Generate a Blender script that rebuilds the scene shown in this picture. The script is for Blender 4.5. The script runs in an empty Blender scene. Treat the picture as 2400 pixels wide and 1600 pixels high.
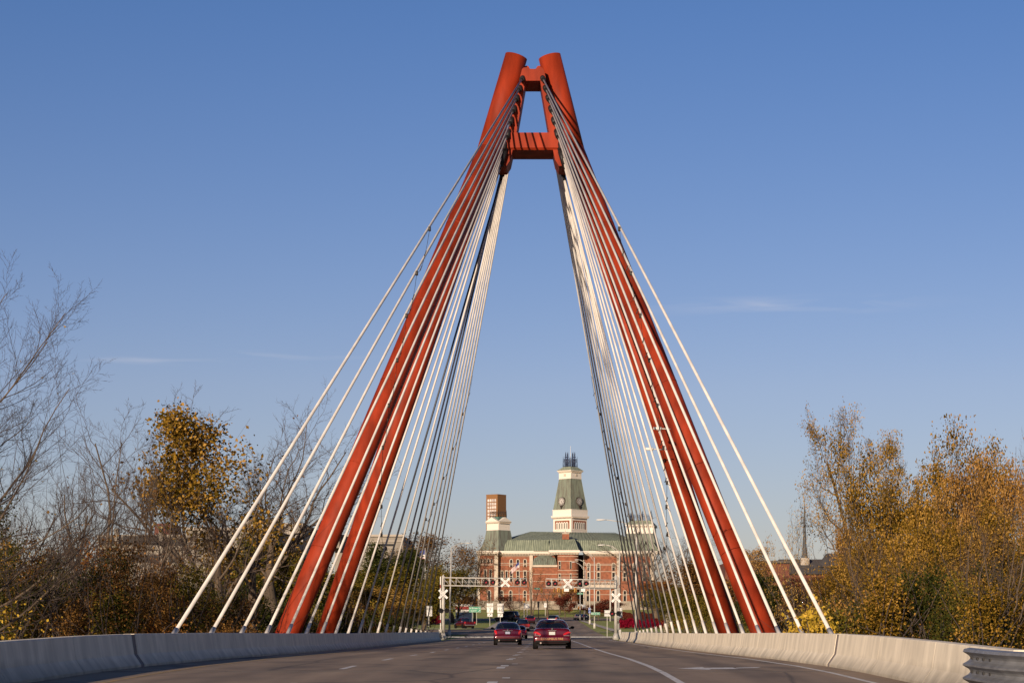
import bpy, math, random
import numpy as np
from mathutils import Vector, Matrix

# ------------------------------------------------------------------ camera, sky, sun
SC = bpy.context.scene
COL = SC.collection
F = 4700.0; VX, VY, CH = 1276.0, 1478.0, 0.9      # focal length and principal point (photo pixels), camera height
R = math.radians
cam_d = bpy.data.cameras.new('camera'); cam = bpy.data.objects.new('camera', cam_d); COL.objects.link(cam)
cam.location = (0, 0, CH); cam.rotation_euler = (R(90), 0, 0)
cam_d.lens = 36 * F / 2400; cam_d.sensor_width = 36
cam_d.shift_x = -(VX - 1200) / 2400; cam_d.shift_y = (VY - 800) / 2400
cam_d.clip_end = 6000; cam_d.clip_start = 0.5
SC.camera = cam
SUN_EL, SUN_AZ = 11.5, 22.0                        # elevation; degrees left of straight behind the camera
world = bpy.data.worlds.new('World'); SC.world = world; world.use_nodes = True
wn = world.node_tree.nodes; wl = world.node_tree.links
bg = wn['Background']; sky = wn.new('ShaderNodeTexSky'); sky.sky_type = 'NISHITA'; sky.sun_disc = False
sky.sun_elevation = R(SUN_EL); sky.sun_rotation = R(180 + SUN_AZ)
sky.air_density = 1.0; sky.dust_density = .3; sky.ozone_density = 3.0
bg.inputs['Strength'].default_value = 0.095
# two faint high cirrus wisps
tc = wn.new('ShaderNodeTexCoord'); mp = wn.new('ShaderNodeMapping'); mp.inputs['Scale'].default_value = (14, 14, 150)
mp.inputs['Rotation'].default_value = (0, R(3), 0)
nz = wn.new('ShaderNodeTexNoise'); nz.inputs['Scale'].default_value = 1.3; nz.inputs['Detail'].default_value = 6; nz.inputs['Distortion'].default_value = 0.6
wl.new(tc.outputs['Generated'], mp.inputs[0]); wl.new(mp.outputs[0], nz.inputs['Vector'])
tot = None
for (px, py, sx, sz, amt) in ((1840, 716, .075, .0045, .75), (350, 845, .035, .002, .8), (640, 832, .05, .0022, .6)):
    c = Vector(((px - VX) / F, 1, (VY - py) / F)).normalized()
    sb = wn.new('ShaderNodeVectorMath'); sb.operation = 'SUBTRACT'; sb.inputs[1].default_value = c
    wl.new(tc.outputs['Generated'], sb.inputs[0])
    ml = wn.new('ShaderNodeVectorMath'); ml.operation = 'MULTIPLY'; ml.inputs[1].default_value = (1 / sx, 2, 1 / sz)
    wl.new(sb.outputs[0], ml.inputs[0])
    ln = wn.new('ShaderNodeVectorMath'); ln.operation = 'LENGTH'; wl.new(ml.outputs[0], ln.inputs[0])
    mr = wn.new('ShaderNodeMapRange'); mr.interpolation_type = 'SMOOTHSTEP'
    mr.inputs[1].default_value = 0; mr.inputs[2].default_value = 1.4; mr.inputs[3].default_value = amt; mr.inputs[4].default_value = 0
    wl.new(ln.outputs['Value'], mr.inputs[0])
    if tot is None: tot = mr.outputs[0]
    else:
        ad = wn.new('ShaderNodeMath'); wl.new(tot, ad.inputs[0]); wl.new(mr.outputs[0], ad.inputs[1]); tot = ad.outputs[0]
nr = wn.new('ShaderNodeMapRange'); nr.inputs[1].default_value = .42; nr.inputs[2].default_value = .75; nr.inputs[4].default_value = .4
wl.new(nz.outputs[0], nr.inputs[0])
mm = wn.new('ShaderNodeMath'); mm.operation = 'MULTIPLY'; mm.use_clamp = True; wl.new(tot, mm.inputs[0]); wl.new(nr.outputs[0], mm.inputs[1])
mx = wn.new('ShaderNodeMix'); mx.data_type = 'RGBA'; mx.inputs[7].default_value = (5.6, 5.4, 5.7, 1)
# colour balance of the clear autumn sky by elevation (deeper blue overhead, paler and greyer low down)
sep = wn.new('ShaderNodeSeparateXYZ'); wl.new(tc.outputs['Generated'], sep.inputs[0])
rp = wn.new('ShaderNodeValToRGB'); el_ = rp.color_ramp.elements
while len(el_) < 4: el_.new(.5)
for e_, (p_, c_) in zip(el_, ((0, (.74, .63, .77)), (.12, (.84, .67, .79)), (.295, (.55, .60, .82)), (.6, (.30, .37, .58)))): e_.position = p_; e_.color = (*c_, 1)
wl.new(sep.outputs['Z'], rp.inputs[0])
gm_ = wn.new('ShaderNodeMix'); gm_.data_type = 'RGBA'; gm_.blend_type = 'MULTIPLY'; gm_.inputs[0].default_value = 1
wl.new(sky.outputs[0], gm_.inputs[6]); wl.new(rp.outputs[0], gm_.inputs[7])
wl.new(mm.outputs[0], mx.inputs[0]); wl.new(gm_.outputs[2], mx.inputs[6]); wl.new(mx.outputs[2], bg.inputs['Color'])

sun_d = bpy.data.lights.new('sun', 'SUN'); sun_d.energy = 5.0; sun_d.angle = R(0.53); sun_d.color = (1.0, 0.80, 0.60)
sun = bpy.data.objects.new('sun', sun_d); COL.objects.link(sun)
sdir = Vector((-math.sin(R(SUN_AZ)) * math.cos(R(SUN_EL)), -math.cos(R(SUN_AZ)) * math.cos(R(SUN_EL)), math.sin(R(SUN_EL))))
sun.rotation_euler = sdir.to_track_quat('Z', 'Y').to_euler(); sun.location = (-40, -60, 60)
SC.view_settings.view_transform = 'Standard'; SC.view_settings.look = 'None'
SC.view_settings.exposure = 0.4; SC.view_settings.gamma = 1; SC.view_settings.use_curve_mapping = False
try:
    SC.cycles.max_bounces = 6; SC.cycles.transparent_max_bounces = 6
    SC.cycles.sample_clamp_indirect = 6
except Exception: pass

# ------------------------------------------------------------------ helpers
def P(px, py, Y): return Vector(((px - VX) * Y / F, Y, CH + (VY - py) * Y / F))
ZT = [(-60, -1.5), (0, -.66), (33, -.17), (38, -.09), (44, -.01), (50, .03), (62, .045), (84, 0), (114, -.02), (150, 0), (196, .0), (225, .1), (250, .3),
      (300, .9), (334, 1.4), (390, 2.3), (450, 3.2), (484, 3.65), (540, 4.6), (600, 7.4), (640, 8), (4000, 8)]
def zr(y):
    for (a, za), (b, zb) in zip(ZT, ZT[1:]):
        if y <= b:
            t = (y - a) / (b - a); return za + (zb - za) * t
    return ZT[-1][1]
def Yof(py):                                         # distance at which the ground shows on row py (beyond the bridge)
    best = None
    for i in range(200, 640):
        e = abs(VY - (zr(i) - CH) * F / i - py)
        if best is None or e < best[0]: best = (e, i)
    return best[1]
def sm(t): t = max(0, min(1, t)); return t * t * (3 - 2 * t)
def G(x, y):                                         # terrain height
    z = zr(y) - .09
    ch = sm((y - 78) / 26) * (1 - sm((y - 140) / 30))
    z -= 6.5 * ch
    lat = sm((abs(x + 1.4) - 11.5) / 8) * (1 - sm((y - 185) / 12)) * sm((y + 20) / 30)
    z -= 2.0 * lat * (1 - ch)
    if y > 190 and abs(x) > 60: z += .5 * math.sin(x * .03) * sm((abs(x) - 60) / 60)
    return z

def link(o, parent=None):
    COL.objects.link(o)
    if parent is not None: o.parent = parent
    return o
def thing(name, label, cat, loc=(0, 0, 0), group=None, rz=0):
    o = bpy.data.objects.new(name, None); COL.objects.link(o); o.empty_display_size = .3
    o.location = loc; o.rotation_euler = (0, 0, rz); o['label'] = label; o['category'] = cat
    if group: o['group'] = group
    return o
def tag(o, label, cat, group=None):
    o['label'] = label; o['category'] = cat
    if group: o['group'] = group
    return o
def struct(o): o['kind'] = 'structure'; return o

class MB:
    def __init__(s): s.v = []; s.f = []; s.m = []; s.sm = []; s.cur = 0; s.smooth = False
    def add(s, vs, fs):
        b = len(s.v); s.v += [tuple(p) for p in vs]
        for f in fs: s.f.append(tuple(i + b for i in f)); s.m.append(s.cur); s.sm.append(s.smooth)
        return s
    def box(s, x0, x1, y0, y1, z0, z1):
        return s.add([(x0, y0, z0), (x1, y0, z0), (x1, y1, z0), (x0, y1, z0), (x0, y0, z1), (x1, y0, z1), (x1, y1, z1), (x0, y1, z1)],
                     [(0, 3, 2, 1), (4, 5, 6, 7), (0, 1, 5, 4), (1, 2, 6, 5), (2, 3, 7, 6), (3, 0, 4, 7)])
    def tube(s, a, b, r0, r1=None, k=10, caps=True, smooth=True):
        a = Vector(a); b = Vector(b); r1 = r0 if r1 is None else r1
        d = (b - a).normalized(); u = d.orthogonal().normalized(); w = d.cross(u)
        vs = []
        for c, r in ((a, r0), (b, r1)):
            for i in range(k):
                t = 2 * math.pi * i / k; vs.append(c + u * r * math.cos(t) + w * r * math.sin(t))
        base = len(s.v); o = s.smooth; s.smooth = smooth
        s.add(vs, [(i, (i + 1) % k, k + (i + 1) % k, k + i) for i in range(k)]); s.smooth = False
        if caps: 
            s.f.append(tuple(base + i for i in range(k))[::-1]); s.m.append(s.cur); s.sm.append(False)
            s.f.append(tuple(base + k + i for i in range(k))); s.m.append(s.cur); s.sm.append(False)
        s.smooth = o; return s
    def path(s, pts, r, k=6):
        for a, b in zip(pts, pts[1:]): s.tube(a, b, r, r, k, caps=True)
        return s
    def prism(s, poly, y0, y1, plane='xz'):          # polygon in xz extruded along y (or xy along z, yz along x)
        n = len(poly)
        def q(p, t):
            return (p[0], t, p[1]) if plane == 'xz' else ((p[0], p[1], t) if plane == 'xy' else (t, p[0], p[1]))
        vs = [q(p, y0) for p in poly] + [q(p, y1) for p in poly]
        fs = [tuple(range(n)), tuple(range(2 * n - 1, n - 1, -1))] + [(i, n + i, n + (i + 1) % n, (i + 1) % n) for i in range(n)]
        return s.add(vs, fs)
    def grid(s, rows, closed=False):
        nr, nc = len(rows), len(rows[0]); vs = [p for r in rows for p in r]
        fs = []
        for i in range(nr - 1):
            for j in range(nc if closed else nc - 1):
                fs.append((i * nc + j, i * nc + (j + 1) % nc, (i + 1) * nc + (j + 1) % nc, (i + 1) * nc + j))
        return s.add(vs, fs)
    def mesh(s, name, mats, fix=False):
        me = bpy.data.meshes.new(name); me.from_pydata(s.v, [], s.f)
        for m in (mats if isinstance(mats, (list, tuple)) else [mats]): me.materials.append(m)
        me.polygons.foreach_set('material_index', s.m); me.polygons.foreach_set('use_smooth', s.sm)
        if fix:
            import bmesh
            bm = bmesh.new(); bm.from_mesh(me); bmesh.ops.recalc_face_normals(bm, faces=bm.faces); bm.to_mesh(me); bm.free()
        me.update(); return me
    def obj(s, name, mats, parent=None, world=False, fix=True, bevel=0):
        o = bpy.data.objects.new(name, s.mesh(name, mats, fix)); link(o, parent)
        if parent is not None and world:             # vertices are given in world coordinates
            l = Vector(parent.location)
            if parent.parent is not None: l += Vector(parent.parent.location)
            o.location = -l
        if bevel:
            md = o.modifiers.new('bevel', 'BEVEL'); md.width = bevel; md.segments = 2; md.limit_method = 'ANGLE'
        return o
def copy_tree(o, parent=None):
    c = o.copy(); COL.objects.link(c)
    if parent is not None: c.parent = parent; c.matrix_parent_inverse = o.matrix_parent_inverse.copy()
    for ch in list(o.children): copy_tree(ch, c)
    return c

# ------------------------------------------------------------------ materials
def mat(name, col, rough=.7, metal=0, noise=0, nscale=3, coat=0, bump=0, bscale=20, spec=.5, col2=None, stretch=(1, 1, 1), emit=None, detail=5, lo=.35, hi=.68, objco=True):
    m = bpy.data.materials.new(name); m.use_nodes = True; n = m.node_tree.nodes; l = m.node_tree.links
    b = n['Principled BSDF']; b.inputs['Base Color'].default_value = (*col, 1); b.inputs['Roughness'].default_value = rough
    b.inputs['Metallic'].default_value = metal; b.inputs['Specular IOR Level'].default_value = spec
    if coat: b.inputs['Coat Weight'].default_value = coat; b.inputs['Coat Roughness'].default_value = .04
    if emit: b.inputs['Emission Color'].default_value = (*emit[0], 1); b.inputs['Emission Strength'].default_value = emit[1]
    tcn = n.new('ShaderNodeTexCoord'); mpn = n.new('ShaderNodeMapping'); mpn.inputs['Scale'].default_value = stretch
    if objco: l.new(tcn.outputs['Object'], mpn.inputs[0])
    else:
        gm = n.new('ShaderNodeNewGeometry'); l.new(gm.outputs['Position'], mpn.inputs[0])
    if noise or col2:
        t = n.new('ShaderNodeTexNoise'); t.inputs['Scale'].default_value = nscale; t.inputs['Detail'].default_value = detail
        l.new(mpn.outputs[0], t.inputs['Vector'])
        r = n.new('ShaderNodeValToRGB'); c2 = col2 or tuple(max(0, c * (1 - noise)) for c in col)
        c1 = col if col2 else tuple(min(1, c * (1 + noise)) for c in col)
        r.color_ramp.elements[0].position = lo; r.color_ramp.elements[1].position = hi
        r.color_ramp.elements[0].color = (*c2, 1); r.color_ramp.elements[1].color = (*c1, 1)
        l.new(t.outputs[0], r.inputs[0]); l.new(r.outputs[0], b.inputs['Base Color'])
    if bump:
        t2 = n.new('ShaderNodeTexNoise'); t2.inputs['Scale'].default_value = bscale; t2.inputs['Detail'].default_value = 4
        l.new(mpn.outputs[0], t2.inputs['Vector']); bp = n.new('ShaderNodeBump'); bp.inputs['Strength'].default_value = bump
        bp.inputs['Distance'].default_value = .02; l.new(t2.outputs[0], bp.inputs['Height']); l.new(bp.outputs[0], b.inputs['Normal'])
    return m
def dirty(m):
    n = m.node_tree.nodes; l = m.node_tree.links; b = n['Principled BSDF']; src = b.inputs['Base Color'].links[0].from_socket
    g = n.new('ShaderNodeNewGeometry'); sp = n.new('ShaderNodeSeparateXYZ'); l.new(g.outputs['Position'], sp.inputs[0])
    t = n.new('ShaderNodeTexNoise'); t.inputs['Scale'].default_value = 1.4; t.inputs['Detail'].default_value = 7; l.new(g.outputs['Position'], t.inputs['Vector'])
    a = n.new('ShaderNodeMath'); a.operation = 'MULTIPLY_ADD'; a.inputs[1].default_value = -.45; l.new(t.outputs[0], a.inputs[0]); l.new(sp.outputs['Z'], a.inputs[2])
    r = n.new('ShaderNodeMapRange'); r.inputs[1].default_value = -.25; r.inputs[2].default_value = .10; r.inputs[3].default_value = .5; r.inputs[4].default_value = 1; l.new(a.outputs[0], r.inputs[0])
    mpp = n.new('ShaderNodeMapping'); mpp.inputs['Scale'].default_value = (1, 5, .25); l.new(g.outputs['Position'], mpp.inputs[0])
    t2 = n.new('ShaderNodeTexNoise'); t2.inputs['Scale'].default_value = 1.2; t2.inputs['Detail'].default_value = 6; l.new(mpp.outputs[0], t2.inputs['Vector'])
    r2 = n.new('ShaderNodeMapRange'); r2.inputs[1].default_value = .55; r2.inputs[2].default_value = .75; r2.inputs[3].default_value = 1; r2.inputs[4].default_value = .84; l.new(t2.outputs[0], r2.inputs[0])
    q = n.new('ShaderNodeMath'); q.operation = 'MULTIPLY'; l.new(r.outputs[0], q.inputs[0]); l.new(r2.outputs[0], q.inputs[1])
    x = n.new('ShaderNodeMix'); x.data_type = 'RGBA'; x.blend_type = 'MULTIPLY'; x.inputs[0].default_value = 1; l.new(src, x.inputs[6]); l.new(q.outputs[0], x.inputs[7]); l.new(x.outputs[2], b.inputs['Base Color'])
def leafmat(name, cols, trans=.2, nscale=.25):
    cols = [tuple(v * 1.05 for v in c) for c in cols]
    m = bpy.data.materials.new(name); m.use_nodes = True; n = m.node_tree.nodes; l = m.node_tree.links
    n.remove(n['Principled BSDF']); out = n['Material Output']
    g = n.new('ShaderNodeNewGeometry'); t = n.new('ShaderNodeTexNoise'); t.inputs['Scale'].default_value = nscale; t.inputs['Detail'].default_value = 3
    l.new(g.outputs['Position'], t.inputs['Vector'])
    mth = n.new('ShaderNodeMath'); mth.operation = 'MULTIPLY_ADD'; mth.inputs[1].default_value = 1.1; mth.inputs[2].default_value = -.3
    l.new(t.outputs[0], mth.inputs[0])
    ad = n.new('ShaderNodeMath'); ad.operation = 'MULTIPLY_ADD'; ad.inputs[1].default_value = .75
    l.new(g.outputs['Random Per Island'], ad.inputs[0]); l.new(mth.outputs[0], ad.inputs[2])
    r = n.new('ShaderNodeValToRGB'); e = r.color_ramp.elements
    while len(e) < len(cols): e.new(.5)
    for i, c in enumerate(cols): e[i].position = .05 + .9 * i / (len(cols) - 1); e[i].color = (*c, 1)
    l.new(ad.outputs[0], r.inputs[0])
    d = n.new('ShaderNodeBsdfDiffuse'); tr = n.new('ShaderNodeBsdfTranslucent'); mx_ = n.new('ShaderNodeMixShader'); mx_.inputs[0].default_value = trans
    l.new(r.outputs[0], d.inputs[0]); l.new(r.outputs[0], tr.inputs[0]); l.new(d.outputs[0], mx_.inputs[1]); l.new(tr.outputs[0], mx_.inputs[2])
    l.new(mx_.outputs[0], out.inputs[0]); return m

M = {}
M['red'] = mat('red_bridge_paint', (.232, .026, .008), .62, noise=.3, nscale=.9, bump=.12, bscale=6, detail=10, spec=.15, stretch=(1.6, 1.6, .35))
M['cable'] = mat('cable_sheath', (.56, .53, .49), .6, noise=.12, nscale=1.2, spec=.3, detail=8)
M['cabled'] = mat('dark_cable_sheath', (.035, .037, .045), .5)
M['black'] = mat('black_socket', (.006, .005, .006), .6)
M['string'] = mat('light_string', (.03, .025, .02), .6)
M['concrete'] = mat('barrier_concrete', (.72, .64, .50), .85, noise=.14, nscale=2.2, bump=.25, bscale=30, stretch=(1, 1, .35), objco=False, detail=8)
dirty(M['concrete'])
M['deckc'] = mat('deck_concrete', (.3, .28, .25), .9, noise=.15)
M['joint'] = mat('joint_dark', (.05, .048, .045), .9)
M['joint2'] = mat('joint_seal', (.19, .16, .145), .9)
M['white'] = mat('white_road_paint', (.62, .6, .56), .7, col2=(.3, .28, .25), nscale=9, lo=.3, hi=.5, objco=False)
M['yellow'] = mat('yellow_road_paint', (.5, .3, .05), .7, col2=(.25, .18, .1), nscale=6, objco=False)
M['pole'] = mat('pole_galvanised', (.43, .41, .37), .5, metal=.0, noise=.06)
M['galv'] = mat('guardrail_steel', (.20, .205, .215), .5, metal=.35, noise=.2, nscale=4, bump=.05)
M['signw'] = mat('sign_white', (.62, .61, .58), .5)
M['signg'] = mat('sign_green', (.0, .17, .09), .5)
M['signb'] = mat('sign_blue', (.01, .06, .26), .5)
M['ink'] = mat('sign_ink', (.012, .012, .014), .6)
M['sigred'] = mat('signal_lens', (.22, .008, .015), .25)
M['sigy'] = mat('signal_yellow', (.42, .20, .01), .5)
M['grass'] = mat('grass_ground', (.24, .33, .025), .95, col2=(.26, .22, .05), nscale=.25, bump=.6, bscale=8, objco=False)
M['bank'] = mat('bank_soil', (.075, .062, .03), .95, noise=.3, nscale=.5, bump=.6, objco=False)
M['walk'] = mat('sidewalk_concrete', (.42, .37, .30), .9, noise=.1, objco=False)
M['water'] = mat('river_water', (.03, .035, .02), .08, bump=.3, bscale=1.5)
M['brick'] = mat('courthouse_brick', (.215, .074, .036), .85, noise=.28, nscale=1.2, detail=8, bump=.1)
M['stone'] = mat('limestone_trim', (.45, .38, .30), .8, noise=.1, nscale=.8)
M['stone2'] = mat('limestone_base', (.25, .215, .17), .85, noise=.2, nscale=.8)
M['trim'] = mat('painted_trim', (.64, .58, .50), .7, noise=.05)
M['copper'] = mat('copper_roof', (.27, .30, .22), .7, col2=(.17, .195, .145), spec=.2, nscale=1.1, stretch=(1.6, .5, .28), detail=8)
M['copper2'] = mat('copper_roof_worn', (.17, .195, .155), .7, spec=.2, col2=(.115, .112, .092), nscale=.9, stretch=(1.8, 1.2, .12), detail=9, lo=.38, hi=.6)
M['seam'] = mat('copper_seam', (.065, .09, .065), .7)
M['glass'] = mat('dark_window', (.005, .005, .006), .45, spec=.15)
M['louvre'] = mat('tower_window', (.16, .15, .12), .4)
M['iron'] = mat('cresting_iron', (.02, .03, .07), .6)
M['irond'] = mat('cresting_iron_dark', (.03, .02, .015), .6)
M['orange_brick'] = mat('tan_brick_tower', (.20, .095, .035), .85, noise=.08)
M['clock'] = mat('clock_face', (.40, .37, .34), .6)
M['bldg'] = mat('pale_concrete', (.22, .195, .16), .85, noise=.12, nscale=.5)
M['bldg2'] = mat('cream_wall', (.34, .30, .25), .85, noise=.05)
M['rbrick'] = mat('red_brick', (.13, .038, .022), .85, noise=.15)
M['slate'] = mat('grey_shingle', (.075, .066, .06), .9, noise=.2, nscale=1)
M['steeple'] = mat('steeple_copper', (.06, .065, .07), .7, noise=.1)
M['paint1'] = mat('dark_red_car_paint', (.085, .002, .007), .25, coat=1, metal=.3)
M['paint2'] = mat('burgundy_car_paint', (.085, .002, .009), .25, coat=1, metal=.3)
M['paint3'] = mat('bright_red_paint', (.22, .008, .008), .3, coat=1)
M['paint4'] = mat('silver_car_paint', (.30, .26, .23), .3, coat=1, metal=.4)
M['paint5'] = mat('black_car_paint', (.012, .012, .016), .25, coat=1)
M['cglass'] = mat('car_glass', (.004, .006, .010), .03, spec=.9)
M['tyre'] = mat('tyre_rubber', (.010, .009, .009), .9, spec=.1)
M['rim'] = mat('alloy_rim', (.3, .29, .27), .35, metal=.8)
M['plastic'] = mat('black_plastic', (.008, .008, .009), .7, spec=.12)
M['tail'] = mat('tail_light', (.42, .01, .02), .12, coat=1)
M['chrome'] = mat('chrome', (.8, .8, .8), .12, metal=1)
M['plate'] = mat('licence_plate', (.40, .43, .41), .5)
M['plateb'] = mat('licence_plate_blue', (.26, .28, .38), .5)
M['gold'] = mat('gold_lettering', (.42, .24, .08), .5)
M['bark'] = mat('tree_bark', (.10, .072, .048), .95, noise=.4, nscale=1.5, bump=.8, bscale=6, stretch=(1, 1, .3))
M['twig'] = mat('twig_bark', (.066, .046, .034), .95, noise=.15, nscale=.4)
M['twigd'] = mat('dark_twig', (.052, .038, .032), .95)
M['barkpale'] = mat('pale_bark', (.22, .185, .14), .9, noise=.25, nscale=1.5)
M['l_gold'] = leafmat('gold_olive_leaves', [(.075, .062, .012), (.16, .105, .018), (.30, .19, .04), (.30, .155, .035), (.42, .29, .11)])
M['l_goldd'] = leafmat('olive_gold_leaves', [(.018, .014, .003), (.055, .040, .006), (.14, .088, .012), (.24, .135, .018), (.36, .21, .05)])  # darkest tones paint the shaded gaps within the foliage
M['l_orange'] = leafmat('orange_brown_leaves', [(.07, .040, .010), (.20, .105, .022), (.32, .165, .04), (.40, .24, .08)])
M['l_olive'] = leafmat('olive_leaves', [(.028, .033, .007), (.068, .070, .012), (.12, .095, .016), (.21, .14, .026)])
M['l_brown'] = leafmat('brown_leaves', [(.022, .014, .006), (.065, .034, .012), (.13, .065, .022), (.23, .125, .035)])
M['l_rust'] = leafmat('rust_leaves', [(.035, .014, .006), (.12, .042, .012), (.22, .085, .02), (.30, .15, .04)])
M['l_dark'] = leafmat('dark_green_and_shade_leaves', [(.014, .020, .006), (.032, .040, .010), (.06, .055, .012)])  # dark green foliage; in the bank thickets also paints shaded gaps
M['l_red'] = leafmat('crimson_leaves', [(.035, .003, .006), (.12, .004, .014), (.24, .008, .028)])
M['l_dred'] = leafmat('dark_red_leaves', [(.04, .012, .010), (.10, .022, .018), (.14, .04, .02)])
M['l_yellow'] = leafmat('yellow_leaves', [(.20, .14, .02), (.40, .27, .03), (.5, .32, .05)])

def road_mat():
    m = bpy.data.materials.new('road_surface'); m.use_nodes = True; n = m.node_tree.nodes; l = m.node_tree.links
    b = n['Principled BSDF']; b.inputs['Roughness'].default_value = .82
    g = n.new('ShaderNodeNewGeometry'); mp_ = n.new('ShaderNodeMapping'); mp_.inputs['Scale'].default_value = (.9, .05, 1); l.new(g.outputs['Position'], mp_.inputs[0])
    t = n.new('ShaderNodeTexNoise'); t.inputs['Scale'].default_value = 1.0; t.inputs['Detail'].default_value = 6; l.new(mp_.outputs[0], t.inputs['Vector'])
    r = n.new('ShaderNodeValToRGB'); e = r.color_ramp.elements; e[0].position = .3; e[1].position = .72
    e[0].color = (.18, .125, .078, 1); e[1].color = (.34, .245, .155, 1); l.new(t.outputs[0], r.inputs[0])
    # darker oil patches
    mp2 = n.new('ShaderNodeMapping'); mp2.inputs['Scale'].default_value = (.45, .13, 1); l.new(g.outputs['Position'], mp2.inputs[0])
    t2 = n.new('ShaderNodeTexNoise'); t2.inputs['Scale'].default_value = 1.0; t2.inputs['Detail'].default_value = 2; l.new(mp2.outputs[0], t2.inputs['Vector'])
    r2 = n.new('ShaderNodeMapRange'); r2.inputs[1].default_value = .52; r2.inputs[2].default_value = .70; r2.inputs[3].default_value = 1; r2.inputs[4].default_value = .45; l.new(t2.outputs[0], r2.inputs[0])
    mu = n.new('ShaderNodeMix'); mu.data_type = 'RGBA'; mu.blend_type = 'MULTIPLY'; mu.inputs[0].default_value = 1
    l.new(r.outputs[0], mu.inputs[6]); l.new(r2.outputs[0], mu.inputs[7])
    # fine transverse tining
    t3 = n.new('ShaderNodeTexNoise'); t3.inputs['Scale'].default_value = 14; t3.inputs['Detail'].default_value = 5
    mp3 = n.new('ShaderNodeMapping'); mp3.inputs['Scale'].default_value = (.12, 1, 1); l.new(g.outputs['Position'], mp3.inputs[0]); l.new(mp3.outputs[0], t3.inputs['Vector'])
    r3 = n.new('ShaderNodeMapRange'); r3.inputs[1].default_value = .3; r3.inputs[2].default_value = .7; r3.inputs[3].default_value = .8; r3.inputs[4].default_value = 1.15; l.new(t3.outputs[0], r3.inputs[0])
    m2 = n.new('ShaderNodeMix'); m2.data_type = 'RGBA'; m2.blend_type = 'MULTIPLY'; m2.inputs[0].default_value = 1
    sx_ = n.new('ShaderNodeSeparateXYZ'); l.new(g.outputs['Position'], sx_.inputs[0])
    a1 = n.new('ShaderNodeMath'); a1.operation = 'MULTIPLY_ADD'; a1.inputs[1].default_value = 1 / 3.65; a1.inputs[2].default_value = 1.05 / 3.65 + 20; l.new(sx_.outputs['X'], a1.inputs[0])
    a2 = n.new('ShaderNodeMath'); a2.operation = 'FRACT'; l.new(a1.outputs[0], a2.inputs[0])
    a3 = n.new('ShaderNodeMath'); a3.operation = 'SUBTRACT'; a3.inputs[1].default_value = .5; l.new(a2.outputs[0], a3.inputs[0])
    a4 = n.new('ShaderNodeMath'); a4.operation = 'ABSOLUTE'; l.new(a3.outputs[0], a4.inputs[0])
    a5 = n.new('ShaderNodeMapRange'); a5.interpolation_type = 'SMOOTHSTEP'; a5.inputs[1].default_value = 0; a5.inputs[2].default_value = .22; a5.inputs[3].default_value = .74; a5.inputs[4].default_value = 1; l.new(a4.outputs[0], a5.inputs[0])
    m3 = n.new('ShaderNodeMix'); m3.data_type = 'RGBA'; m3.blend_type = 'MULTIPLY'; m3.inputs[0].default_value = 1
    l.new(mu.outputs[2], m3.inputs[6]); l.new(a5.outputs[0], m3.inputs[7])
    vo = n.new('ShaderNodeTexVoronoi'); vo.feature = 'DISTANCE_TO_EDGE'; vo.inputs['Scale'].default_value = .22; l.new(t2.outputs['Color'], vo.inputs['Vector'])
    vm = n.new('ShaderNodeMapping'); vm.inputs['Scale'].default_value = (1, .6, 1); l.new(g.outputs['Position'], vm.inputs[0])
    vd = n.new('ShaderNodeMix'); vd.data_type = 'RGBA'; vd.inputs[0].default_value = .25; l.new(vm.outputs[0], vd.inputs[6]); l.new(t.outputs['Color'], vd.inputs[7]); l.new(vd.outputs[2], vo.inputs['Vector'])
    vr = n.new('ShaderNodeMapRange'); vr.inputs[1].default_value = .0; vr.inputs[2].default_value = .012; vr.inputs[3].default_value = .45; vr.inputs[4].default_value = 1; l.new(vo.outputs['Distance'], vr.inputs[0])
    m4 = n.new('ShaderNodeMix'); m4.data_type = 'RGBA'; m4.blend_type = 'MULTIPLY'; m4.inputs[0].default_value = 1
    l.new(m3.outputs[2], m4.inputs[6]); l.new(vr.outputs[0], m4.inputs[7]); l.new(m4.outputs[2], m2.inputs[6]); l.new(r3.outputs[0], m2.inputs[7]); l.new(m2.outputs[2], b.inputs['Base Color'])
    bp = n.new('ShaderNodeBump'); bp.inputs['Strength'].default_value = .35; bp.inputs['Distance'].default_value = .02; l.new(t3.outputs[0], bp.inputs['Height']); l.new(bp.outputs[0], b.inputs['Normal'])
    return m
M['road'] = road_mat()

# ------------------------------------------------------------------ ground, river, road
def strip(name, x0, x1, ys, m, dz=0, xf=None):
    mb = MB(); rows = []
    for y in ys:
        a, b = (xf(y) if xf else (x0, x1))
        n = 2
        rows.append([(a + (b - a) * i / (n - 1), y, zr(y) + dz) for i in range(n)])
    mb.grid(rows); return mb.obj(name, m)
def terrain():
    xs = sorted(set([-1500, -900, -500, -300, -200, -140, -100] + list(range(-80, -20, 6)) + list(np.arange(-20, 18, 1.5)) + list(range(18, 84, 6)) + [100, 140, 200, 300, 500, 900, 1500]))
    ys = sorted(set(list(range(-60, 60, 10)) + list(range(60, 200, 4)) + list(range(200, 660, 10)) + [700, 800, 1000, 1500, 2500, 4000]))
    for nm, lo, hi, m in (('river_bank', -60, 188, M['bank']), ('lawn', 188, 4000, M['grass'])):
        mb = MB(); mb.smooth = True
        mb.grid([[(x, y, G(x, y)) for x in xs] for y in ys if lo <= y <= hi]); struct(mb.obj(nm, m))
terrain()
w = MB(); w.add([(-1500, 60, -4.6), (1500, 60, -4.6), (1500, 186, -4.6), (-1500, 186, -4.6)], [(0, 1, 2, 3)]); struct(w.obj('river_water', M['water']))
XL, XR = -9.85, 7.0
ys = list(range(-30, 30, 6)) + list(range(30, 66, 2)) + list(range(66, 200, 8)) + list(range(200, 545, 6))
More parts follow.
